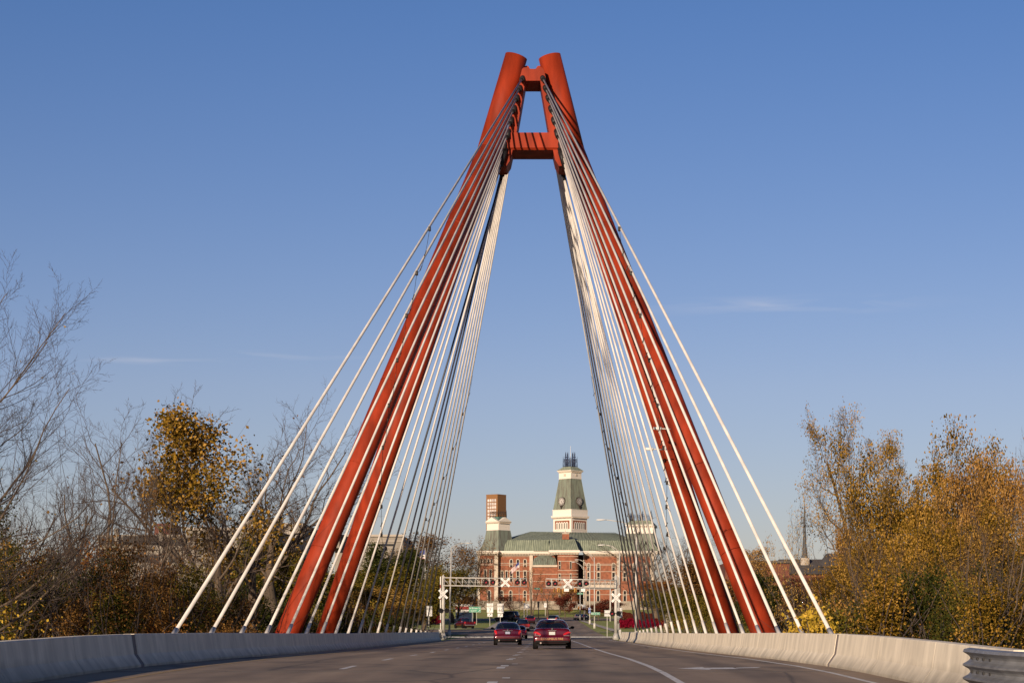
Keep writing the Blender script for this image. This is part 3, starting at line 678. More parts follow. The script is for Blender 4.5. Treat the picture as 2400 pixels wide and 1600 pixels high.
for a, b, c, d in ((1322, 1333.3, 1378.6, 1385.3), (1361.7, 1371.3, 1378.3, 1385.6)):
    mb = MB(); mb.box(X(a), X(b), -.16, -.14, Z(d), Z(c)); mb.obj('sign_panel', M['signw'], t)
t = thing('traffic_signal_pole', 'slim steel pole with a green blade before the dark courthouse gap', 'signal pole', (P(1359.7, 0, 470).x, 470, G(9, 470)))
s = F / 470; gz = t.location.z; Z = lambda q: CH + (VY - q) / s - gz
mb = MB(); mb.tube((0, 0, 0), (0, 0, Z(1382)), .17, .12, 10); mb.obj('pole', M['pole'], t)
mb = MB(); mb.box(-6.4 / s, 7 / s, -.2, -.17, Z(1392.3), Z(1388)); pn = mb.obj('street_blade', M['signg'], t); text('2nd St', 3.6 / s, M['signw'], pn, (0, -.21, Z(1390.1)))
t = thing('traffic_signal_pole', 'black lantern style post with a dark signal box on the corner', 'signal post', (P(1262, 0, 470).x, 470, G(-1.5, 470)))
Z = lambda q: CH + (VY - q) * 470 / F - t.location.z
mb = MB(); mb.tube((0, 0, 0), (0, 0, Z(1412)), .13, .1, 10); mb.tube((0, 0, 0), (0, 0, .6), .3, .14, 10); mb.obj('post', M['black'], t)
mb = MB(); mb.box(-.28, .28, -.15, .15, Z(1416), Z(1408.5)); mb.obj('signal_box', M['plastic'], t, bevel=.03)
t = thing('pedestrian_signal', 'orange red signal head on a thin post above the white blank sign', 'signal', (P(1228.6, 0, 431).x, 431, G(-4, 431)))
Z = lambda q: CH + (VY - q) * 431 / F - t.location.z
mb = MB(); mb.tube((0, 0, 0), (0, 0, Z(1401)), .07, .06, 8); mb.obj('post', M['pole'], t)
mb = MB(); mb.box(-.22, .22, -.15, .15, Z(1411), Z(1399.5)); mb.obj('housing', M['sigy'], t, bevel=.03)
for q in (1401.5, 1405.5): 
    mb = MB(); mb.tube((0, -.15, Z(q)), (0, -.25, Z(q)), .15, .15, 10); mb.obj('lens', M['sigred'], t)

# ------------------------------------------------------------------ flags
def flag(px_pole, py_top, py_base, Y, cols, rect, label, striped=True):
    X0 = P(px_pole, 0, Y).x; t = thing('flagpole', label, 'flag', (X0, Y, G(X0, Y)), group='flags on tall poles')
    gz = t.location.z; Z = lambda q: CH + (VY - q) * Y / F - gz; X = lambda q: (q - px_pole) * Y / F
    mb = MB(); mb.tube((0, 0, 0), (0, 0, Z(py_top)), .09, .05, 8); mb.tube((0, 0, Z(py_top)), (0, 0, Z(py_top) + .12), .08, .05, 8); mb.obj('pole', M['pole'], t)
    x1, y0, y1, droop = rect
    n = 26 if striped else 8; mb = MB(); mb.smooth = True; K = 14
    for i in range(13 if striped else 3):
        N = 13 if striped else 3
        rows = []
        for v in (i / N, (i + 1) / N):
            row = []
            for k in range(K + 1):
                u = k / K; x = X(px_pole - (px_pole - x1) * u); z = Z(y0 + (y1 - y0) * v + droop * u ** 1.3) + .12 * math.sin(u * 9)
                row.append((x, .35 * math.sin(u * 8 + v * 1.5) * u, z))
            rows.append(row)
        mb.cur = cols[i % len(cols)]; mb.grid(rows)
    if striped:
        nf = len(mb.f)
        for j in range(nf):
            i, k = divmod(j, K)
            if i < 7 and k < K * .42: mb.m[j] = 2
    mb.obj('flag_cloth', [M['paint3'], M['signw'], mat('flag_blue', (.02, .03, .14), .8), mat('flag_yellow', (.5, .35, .05), .8)], t, fix=False)
flag(996.5, 1285, 1400, 330, [0, 1], (961, 1289, 1309, 11), 'American flag on the pole among the left cables, flying left')
flag(1216.8, 1315, 1405, 540, [0, 1], (1198, 1317, 1330, 16), 'American flag drooping left in front of the courthouse windows')
flag(938.5, 1294, 1400, 335, [3, 2, 1], (933, 1298, 1322, 2), 'small blue and yellow flag hanging limp left of the American flag', False)
# ------------------------------------------------------------------ courthouse
YC = 600.0
ch = thing('courthouse', 'red brick courthouse with green copper roofs, white cornices and a tall clock tower', 'courthouse', (P(1320, 0, YC).x, YC, 7.3))
CW = dict(parent=ch, world=True)
def bp(mb, x0, x1, y0, y1, ya, yb):
    a = P(x0, y1, YC); b = P(x1, y0, YC); mb.box(a.x, b.x, ya, yb, a.z, b.z)
mb = MB()
bp(mb, 1168, 1356, 1298, 1412, 600, 625); bp(mb, 1367, 1532, 1298, 1412, 600, 625); bp(mb, 1354, 1369, 1296, 1412, 611, 625)
bp(mb, 1122, 1166, 1298, 1412, 598.2, 606); bp(mb, 1248, 1306, 1325, 1412, 596, 601)
mb.obj('brick_wall', M['brick'], **CW)
# projecting stair block with rounded corners
mb = MB(); mb.smooth = True
x0, x1 = P(1306, 0, YC).x, P(1355, 0, YC).x; za, zb = P(0, 1412, YC).z, P(0, 1299, YC).z
pts = [(x0, 601)] + [(x0 + .8 - .8 * math.cos(a), 594.8 - .8 * math.sin(a)) for a in np.linspace(0, math.pi / 2, 5)] + [(x1 - 2.2 + 2.2 * math.sin(a), 596.2 - 2.2 * math.cos(a)) for a in np.linspace(0, math.pi / 2, 9)] + [(x1, 606)]
mb.grid([[(x, y, z) for x, y in pts] for z in (za, zb)]); o = mb.obj('brick_wall', M['brick'], fix=False, **CW)
mb = MB(); bp(mb, 1120, 1170, 1407, 1428, 597.6, 606); bp(mb, 1168, 1354, 1408, 1428, 599.4, 612); bp(mb, 1247, 1307, 1408, 1428, 595.5, 600); bp(mb, 1305, 1353, 1409, 1428, 593.7, 600); bp(mb, 1366, 1534, 1408, 1428, 599.4, 612)
mb.obj('stone_base', M['stone2'], **CW)
mb = MB()
for a, b, y in ((1158.5, 1167.5, 597.9), (1241, 1249, 599.3), (1120, 1125, 597.9), (1445.5, 1453, 599.3), (1524, 1533, 599.3), (1367, 1369, 599.6)): mb = MB(); bp(mb, a, b, 1298, 1408, y, y + 1); mb.obj('stone_pilaster', M['stone'], **CW)
# cornices with brackets
for a, b, y in ((1117, 1170, 597), (1168, 1300, 598.6), (1286, 1358, 593.0), (1366, 1542, 598.6)):
    mb = MB()
    bp(mb, a, b, 1291, 1294.6, y - .5, y + 4); bp(mb, a + 1, b - 1, 1294.7, 1297, y - .1, y + 3); bp(mb, a + 2, b - 2, 1297.1, 1300.8, y + .55, y + 3); mb.obj('cornice', M['trim'], **CW)
mb = MB()
for a, b, y in ((1119, 1168, 597), (1170, 1298, 598.6), (1288, 1356, 593.0), (1368, 1540, 598.6)):
    x = a
    while x < b: bp(mb, x, x + 1.5, 1297.1, 1299.6, y - .05, y + .6); x += 3.6
o = mb.obj('cornice_bracket', M['stone'], **CW); o['kind'] = 'stuff'
mb = MB()
for a, b, y, rows in ((1168, 1248, 599.75, (1303, 1318.5, 1322.5, 1337, 1391)), (1367, 1532, 599.75, (1303, 1320.5, 1323.5, 1338, 1392)), (1307, 1354, 593.86, (1304.5, 1315.4, 1337, 1345, 1352, 1365, 1391)), (1248, 1306, 595.8, (1345, 1362, 1391))):
    for r in rows: bp(mb, a, b, r, r + .9, y, y + .3)
bp(mb, 1246.5, 1307, 1324.5, 1329, 595.3, 600); bp(mb, 1126, 1166, 1322, 1324, 597.9, 599)
mb.obj('stone_band', M['stone'], **CW)
def window(cx, y0, y1, wd, yf, arch=True, sur=1.5, split=None):
    y0 += .4; wd += 1.0
    mb = MB(); a = P(cx - wd / 2 - sur, y1, YC); b = P(cx + wd / 2 + sur, y0, YC); n = 8
    xo, xi = (b.x - a.x) / 2, (b.x - a.x) / 2 - sur * YC / F; cX = (a.x + b.x) / 2; zs = b.z - (xo if arch else 0); zlo = a.z
    oo = [(cX - xo, zlo), (cX - xo, zs)] + ([(cX - xo * math.cos(t), zs + xo * math.sin(t)) for t in np.linspace(0, math.pi, n)[1:-1]] if arch else []) + [(cX + xo, zs), (cX + xo, zlo)]
    ii = [(cX - xi, zlo), (cX - xi, zs)] + ([(cX - xi * math.cos(t), zs + xi * math.sin(t)) for t in np.linspace(0, math.pi, n)[1:-1]] if arch else []) + [(cX + xi, zs), (cX + xi, zlo)]
    if not arch: oo[1] = (oo[1][0], zs + .25); oo[2] = (oo[2][0], zs + .25)
    k = len(oo)
    vs = [(x, yf - .22, z) for x, z in oo] + [(x, yf - .22, z) for x, z in ii] + [(x, yf + .1, z) for x, z in oo] + [(x, yf + .1, z) for x, z in ii]
    fs = []
    for i in range(k - 1): fs += [(i, i + 1, k + i + 1, k + i), (2 * k + i, 2 * k + i + 1, i + 1, i), (k + i, k + i + 1, 3 * k + i + 1, 3 * k + i)]
    mb.add(vs, fs); w_ = mb.obj('window', M['stone'], ch, world=True)
    g = MB(); g.add([(x, yf - .03, z) for x, z in ii], [tuple(range(k))])
    if split: 
        g.cur = 1
        for f in split: zc = zlo + (b.z - zlo) * f; g.box(cX - xi, cX + xi, yf - .09, yf - .035, zc - .07, zc + .07)
    p = g.obj('pane', [M['glass'], M['stone']]); p.parent = w_
for c in (1198.2, 1213.8, 1230.4): window(c, 1308.5, 1328, 4.6, 600, split=(.35,)); window(c, 1337, 1362, 4.6, 600, False, split=(.5,))
for c in (1177, 1187): window(c, 1337, 1362, 3.2, 600, False, 1.2)
for c in (1379.6, 1402.6, 1438, 1463.8, 1487, 1510): window(c, 1317.5, 1336, 5, 600, split=(.45,)); window(c, 1340.5, 1361, 5, 600, False, split=(.42,))
for c in (1196.6, 1230, 1176): window(c, 1381.5, 1407.8, 4.8, 600, split=(.4,))
for c in (1377.5, 1401.8, 1437.5, 1464.3, 1488, 1512): window(c, 1381.5, 1407.8, 5, 600, split=(.5,))
window(1147, 1381.5, 1407.8, 5, 598.2)
for c in (1129, 1137, 1145, 1153): window(c, 1308, 1320, 3, 598.2, sur=1.2)
for c in (1138, 1150): window(c, 1335, 1360, 3.6, 598.2, False, 1.4)
for y0, y1 in ((1316.5, 1334), (1345.8, 1362), (1395, 1406)): window(1311.4, y0, y1, 3, 594, False, .8, split=(.5,)); window(1337, y0, y1, 2.2, 594, False, .7)
for c in (1262, 1283, 1345): window(c, 1415, 1423, 4.5, 593.3 if c > 1300 else 595.5, False, 1.2)
mb = MB(); bp(mb, 1372, 1444, 1370, 1377, 598.2, 600); bp(mb, 1372, 1444, 1362.3, 1363.3, 598.2, 598.6)
x = 1373
while x < 1444: bp(mb, x, x + 1.2, 1363.4, 1370, 598.3, 598.5); x += 3.2
mb.obj('balcony', M['stone'], **CW)

# copper roofs
seam = MB()
def slope(mb, q, n=0):
    """q = four (px, py, Y) corners: lower left, lower right, upper right, upper left"""
    v = [P(*a) if False else Vector(((a[0] - VX) * YC / F, a[2], CH + (VY - a[1]) * YC / F)) for a in q]
    mb.add(v, [(0, 1, 2, 3)])
    for i in range(1, n):
        t = i / n; a = v[0].lerp(v[1], t); b = v[3].lerp(v[2], t); seam.tube(a + Vector((0, -.03, .03)), b + Vector((0, -.03, .03)), .055, .055, 4)
mb = MB()
slope(mb, [(1169, 1291, 599.5), (1300, 1291, 599.5), (1297, 1264, 602.5), (1174, 1264, 602.5)], 26)
slope(mb, [(1340, 1291, 599.5), (1545, 1291, 599.5), (1530, 1266, 602.5), (1342, 1264, 602.5)], 40)
slope(mb, [(1174, 1264, 602.5), (1340, 1264, 602.5), (1340, 1239.5, 618), (1243, 1238, 618)], 0)
slope(mb, [(1340, 1264, 602.5), (1500, 1266, 602.5), (1447, 1241.5, 618), (1340, 1239.5, 618)], 0)
slope(mb, [(1174, 1264, 640), (1174, 1264, 602.5), (1243, 1238, 618), (1243, 1238, 630)], 0)
slope(mb, [(1500, 1266, 602.5), (1500, 1266, 640), (1447, 1241.5, 630), (1447, 1241.5, 618)], 0)
slope(mb, [(1169, 1291, 640), (1169, 1291, 599.5), (1174, 1264, 602.5), (1174, 1264, 640)], 0)
for i in range(1, 34):
    t = i / 34; a = Vector(((1174 + 326 * t - VX) * YC / F, 602.5, CH + (VY - 1264.5) * YC / F)); b = Vector(((1243 + 204 * t - VX) * YC / F, 618, CH + (VY - 1239) * YC / F)); seam.tube(a, b, .04, .04, 4)
mb.obj('roof', M['copper'], fix=False, **CW)
mb = MB()
slope(mb, [(1249, 1291, 597.5), (1287, 1291, 597.5), (1285, 1264, 601), (1252, 1264, 601)], 9)
slope(mb, [(1285, 1291, 593.6), (1356, 1291, 593.6), (1347, 1264, 598), (1290, 1264, 598)], 16)
slope(mb, [(1290, 1264, 598), (1347, 1264, 598), (1340, 1254, 606), (1297, 1254, 606)], 0)
slope(mb, [(1356, 1291, 593.6), (1356, 1291, 602), (1347, 1264, 604), (1347, 1264, 598)], 0)
slope(mb, [(1285, 1291, 602), (1285, 1291, 593.6), (1290, 1264, 598), (1290, 1264, 604)], 0)
mb.obj('roof', M['copper'], fix=False, **CW)
mb = MB()
slope(mb, [(1248, 1324.4, 595.4), (1305, 1324.4, 595.4), (1302, 1309, 597), (1252, 1309, 597)], 13)
slope(mb, [(1252, 1309, 597), (1302, 1309, 597), (1287, 1299.2, 599.5), (1266, 1299.2, 599.5)], 0)
slope(mb, [(1248, 1324.4, 600), (1248, 1324.4, 595.4), (1252, 1309, 597), (1252, 1309, 600)], 0)
mb.obj('porch_roof', M['copper2'], fix=False, **CW)
mb = MB(); bp(mb, 1317.5, 1333.5, 1251.5, 1264, 597.6, 599.6); mb.obj('chimney', M['brick'], **CW)
mb = MB(); bp(mb, 1316.7, 1334.3, 1249.5, 1251.5, 597.4, 599.8); c = P(1325, 1249.5, YC); mb.tube((c.x, 598.6, c.z), (c.x, 598.6, c.z + .9), .22, .05, 8); mb.obj('chimney_cap', M['stone'], **CW)

class Tower:
    def __init__(s, px, Y, rot=3): s.X = P(px, 0, YC).x; s.Y = Y; s.rot = R(-90 + rot)
    def ring(s, py, hd):
        r = hd * YC / F; z = CH + (VY - py) * YC / F
        return [Vector((s.X + r * math.cos(s.rot + k * math.pi / 2), s.Y + r * math.sin(s.rot + k * math.pi / 2), z)) for k in range(4)]
    def levels(s, mb, lv, cap=True):
        mb.grid([s.ring(*l) for l in lv], closed=True)
        if cap: mb.add(s.ring(*lv[-1]), [(0, 1, 2, 3)]); mb.add(s.ring(*lv[0]), [(3, 2, 1, 0)])
    def frame(s, face, hd):                          # face 0 = right of the near corner, 3 = left
        r = s.ring(0, hd); a, b = (r[0], r[1]) if face == 0 else (r[3], r[0])
        u = (b - a); u.z = 0; n = Vector((u.y, -u.x, 0)).normalized()
        if n.y > 0: n = -n
        return a, u, n
    def fbox(s, mb, face, hd, u0, u1, p0, p1, o0, o1):
        a, u, n = s.frame(face, hd); z0 = CH + (VY - p1) * YC / F; z1 = CH + (VY - p0) * YC / F
        q = lambda uu, oo, z: Vector((a.x, a.y, 0)) + Vector((u.x, u.y, 0)) * uu + n * oo + Vector((0, 0, z))
        mb.add([q(u0, o1, z0), q(u1, o1, z0), q(u1, o0, z0), q(u0, o0, z0), q(u0, o1, z1), q(u1, o1, z1), q(u1, o0, z1), q(u0, o0, z1)],
               [(0, 3, 2, 1), (4, 5, 6, 7), (0, 1, 5, 4), (1, 2, 6, 5), (2, 3, 7, 6), (3, 0, 4, 7)])
tw = Tower(1339.2, 628)
tower = bpy.data.objects.new('clock_tower', None); link(tower, ch); tower.location = Vector((tw.X, 628, 30)) - Vector(ch.location)
TW = dict(parent=tower, world=True)
mb = MB(); tw.levels(mb, [(1248, 41.5), (1203, 41.5)]); mb.obj('belfry', M['trim'], **TW)
mb = MB()
for f in (0, 3):
    tw.fbox(mb, f, 41.5, .10, .90, 1208.5, 1214, .0, .10); tw.fbox(mb, f, 41.5, .10, .16, 1214.1, 1229, .0, .10); tw.fbox(mb, f, 41.5, .84, .90, 1214.1, 1229, .0, .10); tw.fbox(mb, f, 41.5, .10, .90, 1238, 1247, .0, .10)
mb.obj('brick_panel', M['brick'], **TW)
for f in (0, 3):
    for k in range(5):
        uc = .225 + .1375 * k; mb = MB(); a, u, n = tw.frame(f, 41.5)
        q = lambda uu, oo, py: Vector((a.x, a.y, 0)) + u * uu + n * oo + Vector((0, 0, CH + (VY - py) * YC / F))
        arc = [q(uc + .062 * math.cos(t), .16, 1216 - 4.2 * math.sin(t)) for t in np.linspace(0, math.pi, 8)]
        mb.add([q(uc + .062, .16, 1230), *arc, q(uc - .062, .16, 1230)], [tuple(range(10))]); tw.fbox(mb, f, 41.5, uc - .062, uc + .062, 1216, 1230, .02, .155)
        w_ = mb.obj('window', M['trim'], **TW)
        mb = MB(); arc = [q(uc + .032 * math.cos(t), .18, 1216.5 - 2.4 * math.sin(t)) for t in np.linspace(0, math.pi, 8)]
        mb.add([q(uc + .032, .18, 1228.5), *arc, q(uc - .032, .18, 1228.5)], [tuple(range(10))]); g = mb.obj('window_opening', M['louvre'], **TW)
mb = MB(); tw.levels(mb, [(1232.5, 42.5), (1230.5, 42.5)]); tw.levels(mb, [(1203, 43), (1201, 45.5), (1199.5, 46.8), (1197, 47.2), (1196, 46.5), (1195.9, 43)]); tw.levels(mb, [(1195.8, 43), (1183, 43)]); tw.levels(mb, [(1183, 44), (1181.5, 44)])
mb.obj('cornice', M['trim'], **TW); mb = MB(); tw.levels(mb, [(1105, 27.6), (1090, 27.8), (1088.5, 30.5), (1086.8, 32.8), (1085.5, 33)]); tw.levels(mb, [(1106, 28.4), (1104.6, 28.4)])
mb.obj('cornice', M['trim'], **TW)
mb = MB()
for f in (0, 3):
    for hd, p0, p1, nn, o in ((43.5, 1200.5, 1203, 17, .5), (28.2, 1088.9, 1091, 12, .28)):
        for k in range(nn): tw.fbox(mb, f, hd, (k + .2) / nn, (k + .6) / nn, p0, p1, .0, o)
    tw.fbox(mb, f, 28, .42, .58, 1094, 1100, .0, .07)
o = mb.obj('cornice_bracket', M['stone'], **TW); o['kind'] = 'stuff'
mb = MB(); tw.levels(mb, [(1181.5, 41.5), (1105, 27)], False); mb.obj('tower_roof', M['copper2'], **TW)
mb = MB(); tw.levels(mb, [(1085.4, 33), (1076, 17.5)]); mb.obj('tower_roof', M['copper'], **TW)
sm_ = MB()
for f in (0, 3):
    a0 = tw.ring(1181.5, 41.6); a1 = tw.ring(1105, 27.1)
    A, B = (0, 1) if f == 0 else (3, 0)
    for k in range(0, 13):
        t = k / 12; sm_.tube(a0[A].lerp(a0[B], t), a1[A].lerp(a1[B], t), .07 if k in (0, 12) else .04, .04, 4)
o = sm_.obj('seam', M['copper'], **TW); o['kind'] = 'stuff'
for f in (0, 3):                                     # clocks
    a, u, n = tw.frame(f, 37.8); c = Vector((a.x, a.y, 0)) + u * (.52 if f == 0 else .46) + n * .35 + Vector((0, 0, CH + (VY - 1161.5) * YC / F))
    un = u.normalized(); up = Vector((0, 0, 1))
    def cp(x, z, o): return c + un * x + up * z + n * o
    ck = bpy.data.objects.new('clock', None); link(ck, ch); ck.location = c - Vector(ch.location)
    KW = dict(parent=ck, world=True)
    mb = MB(); mb.tube(c - n * .5, c + n * .05, 1.36, 1.34, 32); mb.obj('clock_rim', M['irond'], **KW)
    mb = MB(); mb.tube(c + n * .05, c + n * .10, 1.24, 1.24, 32); mb.obj('clock_face', M['clock'], **KW)
    mb = MB()
    for k in range(12):
        t = k * math.pi / 6; d = un * math.cos(t) + up * math.sin(t); e = n.cross(d)
        mb.add([c + d * .82 + e * .10 + n * .12, c + d * .82 - e * .10 + n * .12, c + d * 1.12 - e * .15 + n * .12, c + d * 1.12 + e * .15 + n * .12], [(0, 1, 2, 3)])
    for ri, ro in ((.70, .74), (1.17, 1.22)):
        for k in range(24):
            t0, t1 = k * math.pi / 12, (k + 1) * math.pi / 12; d0 = un * math.cos(t0) + up * math.sin(t0); d1 = un * math.cos(t1) + up * math.sin(t1)
            mb.add([c + d0 * ri + n * .12, c + d1 * ri + n * .12, c + d1 * ro + n * .12, c + d0 * ro + n * .12], [(0, 1, 2, 3)])
    mb.obj('numerals', M['ink'], fix=False, **KW)
    sgn = 1 if cp(1, 0, 0).x > c.x else -1
    for nm, ang, L, w in (('minute_hand', 150, .95, .06), ('hour_hand', 145, .62, .09)):
        t = R(90 - ang); d = un * (sgn * math.cos(t)) + up * math.sin(t); e = n.cross(d); mb = MB()
        mb.add([c - d * .2 + e * w + n * .14, c - d * .2 - e * w + n * .14, c + d * L - e * w * .5 + n * .14, c + d * L + e * w * .5 + n * .14], [(0, 1, 2, 3)]); mb.obj(nm, M['ink'], fix=False, **KW)
    mb = MB(); mb.prism([(-.5, 0), (.5, 0), (.12, -1.1), (-.12, -1.1)], -.25, 0)
    mb.v = [tuple(cp(x, z - 1.25, -y)) for x, y, z in mb.v]; mb.obj('clock_bracket', M['irond'], **KW)
def cresting(T, py0, py1, tall, hd, m, parent, n=5):
    mb = MB(); a = T.ring(py0, hd); b = T.ring(py1, hd)
    for k in range(4):
        p, q = a[k], a[(k + 1) % 4]; h = b[0].z - a[0].z
        for i in range(n + 1):
            t = i / n; s_ = p.lerp(q, t); hh = h * (1 if i % n else 1.25); mb.tube(s_, s_ + Vector((0, 0, hh)), .07 if i % n else .13, .03, 5)
            if i < n:
                e = p.lerp(q, (i + 1) / n)
                for zf in (.12, .55, .92): mb.tube(s_ + Vector((0, 0, h * zf)), e + Vector((0, 0, h * zf)), .045, .045, 4)
                mb.tube(s_ + Vector((0, 0, h * .55)), e + Vector((0, 0, h * .92)), .03, .03, 4); mb.tube(s_ + Vector((0, 0, h * .92)), e + Vector((0, 0, h * .55)), .03, .03, 4)
        for t in ((tall,) if tall else ()):
            for f in (t, 1 - t):
                s_ = p.lerp(q, f); mb.tube(s_, s_ + Vector((0, 0, h * 1.35)), .16, .10, 6); mb.tube(s_ + Vector((0, 0, h * 1.35)), s_ + Vector((0, 0, h * 1.75)), .16, .02, 6)
                for zf in (.4, .8, 1.15): mb.tube(s_ + Vector((-.35, 0, h * zf)), s_ + Vector((.35, 0, h * zf)), .08, .08, 5)
    mb.obj('iron_cresting', m, parent, world=True)
cresting(tw, 1076, 1055, .36, 17.3, M['iron'], ch, 6)
mb = MB(); c = Vector((tw.X + .1, 628, CH + (VY - 1076) * YC / F)); mb.tube(c, (c.x, c.y, CH + (VY - 1024.5) * YC / F), .08, .05, 8); mb.obj('flagpole', M['signw'], **CW)

tl = Tower(1167.4, 604, 2)
mb = MB(); tl.levels(mb, [(1291, 49), (1278, 39), (1262, 32.5), (1241, 28.5)], False); mb.obj('tower_roof', M['copper2'], **CW)
mb = MB(); tl.levels(mb, [(1241.5, 28.5), (1239, 27.2), (1224, 27.2), (1222.5, 30.5), (1221, 31)])
for f in (0, 3):
    a, u, n = tl.frame(f, 30.5); z0 = CH + (VY - 1221) * YC / F; z1 = CH + (VY - 1210.5) * YC / F
    Lg = [(0, 0), (.5, 1), (1, 0)]
    vs = [Vector((a.x, a.y, 0)) + u * t + n * o + Vector((0, 0, z0 + (z1 - z0) * h)) for o in (.25, -2.6) for t, h in Lg]
    mb.add(vs, [(0, 1, 2), (5, 4, 3), (0, 3, 4, 1), (1, 4, 5, 2)])
mb.obj('gabled_cornice', M['trim'], **CW)
mb = MB()
for f in (0, 3):
    for k in range(11): tl.fbox(mb, f, 28, (k + .2) / 11, (k + .6) / 11, 1223, 1225.2, .0, .4)
mb.obj('cornice_bracket', M['stone'], **CW)['kind'] = 'stuff'
mb = MB(); tl.levels(mb, [(1221, 26), (1209.5, 19)]); mb.obj('tower_roof', mat('dark_copper', (.07, .14, .11), .5, noise=.3), **CW)
cresting(tl, 1209.5, 1196, 0, 19, M['irond'], ch, 3)
tr_ = Tower(1507, 610, 35)
mb = MB(); tr_.levels(mb, [(1291, 66), (1275, 56), (1247, 45)], False); mb.obj('tower_roof', M['copper2'], **CW)
mb = MB(); tr_.levels(mb, [(1247.5, 45), (1230, 44), (1228.5, 47.5), (1226, 48)]); mb.obj('cornice', M['trim'], **CW)
mb = MB(); tr_.levels(mb, [(1226, 47), (1216, 33)]); mb.obj('tower_roof', M['copper'], **CW)
mb = MB()
for f in (0, 3):
    for k in range(14): tr_.fbox(mb, f, 45, (k + .2) / 14, (k + .6) / 14, 1229.4, 1232, .0, .4)
mb.obj('cornice_bracket', M['stone'], **CW)['kind'] = 'stuff'
cresting(tr_, 1216, 1201, .5, 33, M['iron'], ch, 5)
mb = seam; o = mb.obj('seam', M['seam'], **CW); o['kind'] = 'stuff'

# ------------------------------------------------------------------ other buildings
YO = 860.0; kf = YO / YC
t = thing('brick_tower', 'plain tan brick tower with a grid of pale windows behind the small gabled tower', 'tower', (P(1163, 0, YO).x, YO, 8))
class T2(Tower):
    def __init__(s, px, Y, rot, YR): s.YR = YR; s.X = P(px, 0, YR).x; s.Y = Y; s.rot = R(-90 + rot)
to = T2(1163, YO, 9, YO)
YC_ = YC; YC = YO                                     # the tower helper measures at this distance
mb = MB(); to.levels(mb, [(1440, 23.6), (1159.5, 23.6)]); mb.obj('brick_shaft', M['orange_brick'], t, world=True)
mb = MB(); to.levels(mb, [(1160, 23.9), (1158.8, 23.9)]); mb.obj('coping', M['orange_brick'], t, world=True)
mw = mat('tower_pane', (.50, .45, .42), .35, noise=.25, nscale=.35)
for r in range(7):
    for c in range(4):
        mb = MB(); to.fbox(mb, 3, 23.6, .13 + .2 * c, .13 + .2 * c + .15, 1170 + 8.2 * r, 1176 + 8.2 * r, -.02, .12); mb.obj('window', mw, t, world=True)
YC = YC_
def block(name, label, cat, Y, px0, px1, py0, m, depth=25, parts=(), group=None):
    a = P(px0, py0, Y); b = P(px1, py0, Y); gz = G(a.x, Y) - 1
    t = thing(name, label, cat, ((a.x + b.x) / 2, Y, gz), group=group)
    mb = MB(); mb.box(a.x, b.x, Y, Y + depth, gz, a.z); mb.obj('wall', m, t, world=True)
    for (nm, x0, x1, y0, y1, o, mm) in parts:
        p = P(x0, y1, Y); q = P(x1, y0, Y); mb = MB(); mb.box(p.x, q.x, Y - o, Y + .2, p.z, q.z); mb.obj(nm, mm, t, world=True)
    return t
block('parking_garage', 'pale concrete parking structure with dark open decks behind the bare trees', 'building', 330, 228, 436, 1252, M['bldg'], 40,
      [('deck_opening', 232, 270, 1257, 1277, .05, M['glass']), ('deck_opening', 288, 372, 1255, 1277, .05, M['glass']), ('deck_opening', 385, 432, 1262, 1279, .05, M['glass']), ('deck_opening', 395, 425, 1300, 1318, .05, M['glass']), ('deck_opening', 232, 372, 1300, 1318, .05, M['glass']), ('column', 270, 280, 1238, 1340, .8, M['bldg']), ('column', 374, 383, 1233, 1340, .8, M['bldg']), ('parapet', 228, 436, 1279, 1288, .6, M['bldg'])])
block('brick_penthouse', 'small red brick stair tower rising above the parking structure', 'building', 340, 362, 400, 1226, M['rbrick'], 10)
block('office_building', 'long beige ribbed concrete building behind the big bare tree', 'building', 325, 436, 640, 1238, M['bldg'], 40,
      [('parapet', 434, 642, 1236, 1242, .5, M['bldg2']), ('rib', 455, 457, 1243, 1320, .3, M['bldg2']), ('rib', 505, 507, 1243, 1320, .3, M['bldg2']), ('rib', 555, 557, 1243, 1320, .3, M['bldg2']), ('rib', 605, 607, 1243, 1320, .3, M['bldg2']), ('window_strip', 437, 600, 1262, 1266, .04, M['glass'])])
block('office_building', 'cream stepped roof building showing above the olive brush left of the red legs', 'building', 345, 575, 710, 1225, M['bldg2'], 30, [('penthouse', 575, 650, 1218, 1236, 3, M['bldg2'])])
block('office_building', 'beige flat roofed building seen between the left cables', 'building', 420, 785, 945, 1254, M['bldg'], 30,
      [('parapet', 783, 947, 1252, 1257, .5, M['bldg2']), ('band', 785, 945, 1266, 1268.5, .3, M['bldg2']), ('wing', 735, 800, 1249, 1285, 4, M['bldg']), ('window_strip', 860, 925, 1274, 1279, .05, M['glass'])])
# church with steeple
YCH = 520
t = thing('church', 'low church with a broad grey shingle roof and a slender dark spire at right', 'church', (P(1880, 0, YCH).x, YCH, 6))
mb = MB(); a = P(1810, 1342, YCH); b = P(2050, 1420, YCH); mb.box(a.x, b.x, YCH, YCH + 25, 5, a.z); mb.obj('wall', M['rbrick'], t, world=True)
mb = MB(); zt = P(0, 1306, YCH).z; e = P(0, 1345, YCH).z; xs_ = [P(q, 0, YCH).x for q in (1805, 1838, 1965, 2060)]
mb.add([(xs_[0], YCH - 1, e), (xs_[3], YCH - 1, e), (xs_[2], YCH + 12, zt), (xs_[1], YCH + 12, zt), (xs_[0], YCH + 26, e), (xs_[3], YCH + 26, e)], [(0, 1, 2, 3), (4, 3, 2, 5), (0, 3, 4), (1, 5, 2)]); mb.obj('roof', M['slate'], t, world=True)
mb = MB(); xs_ = [P(q, 0, YCH).x for q in (1925, 1955, 2010, 2060)]; zt = P(0, 1291, YCH).z
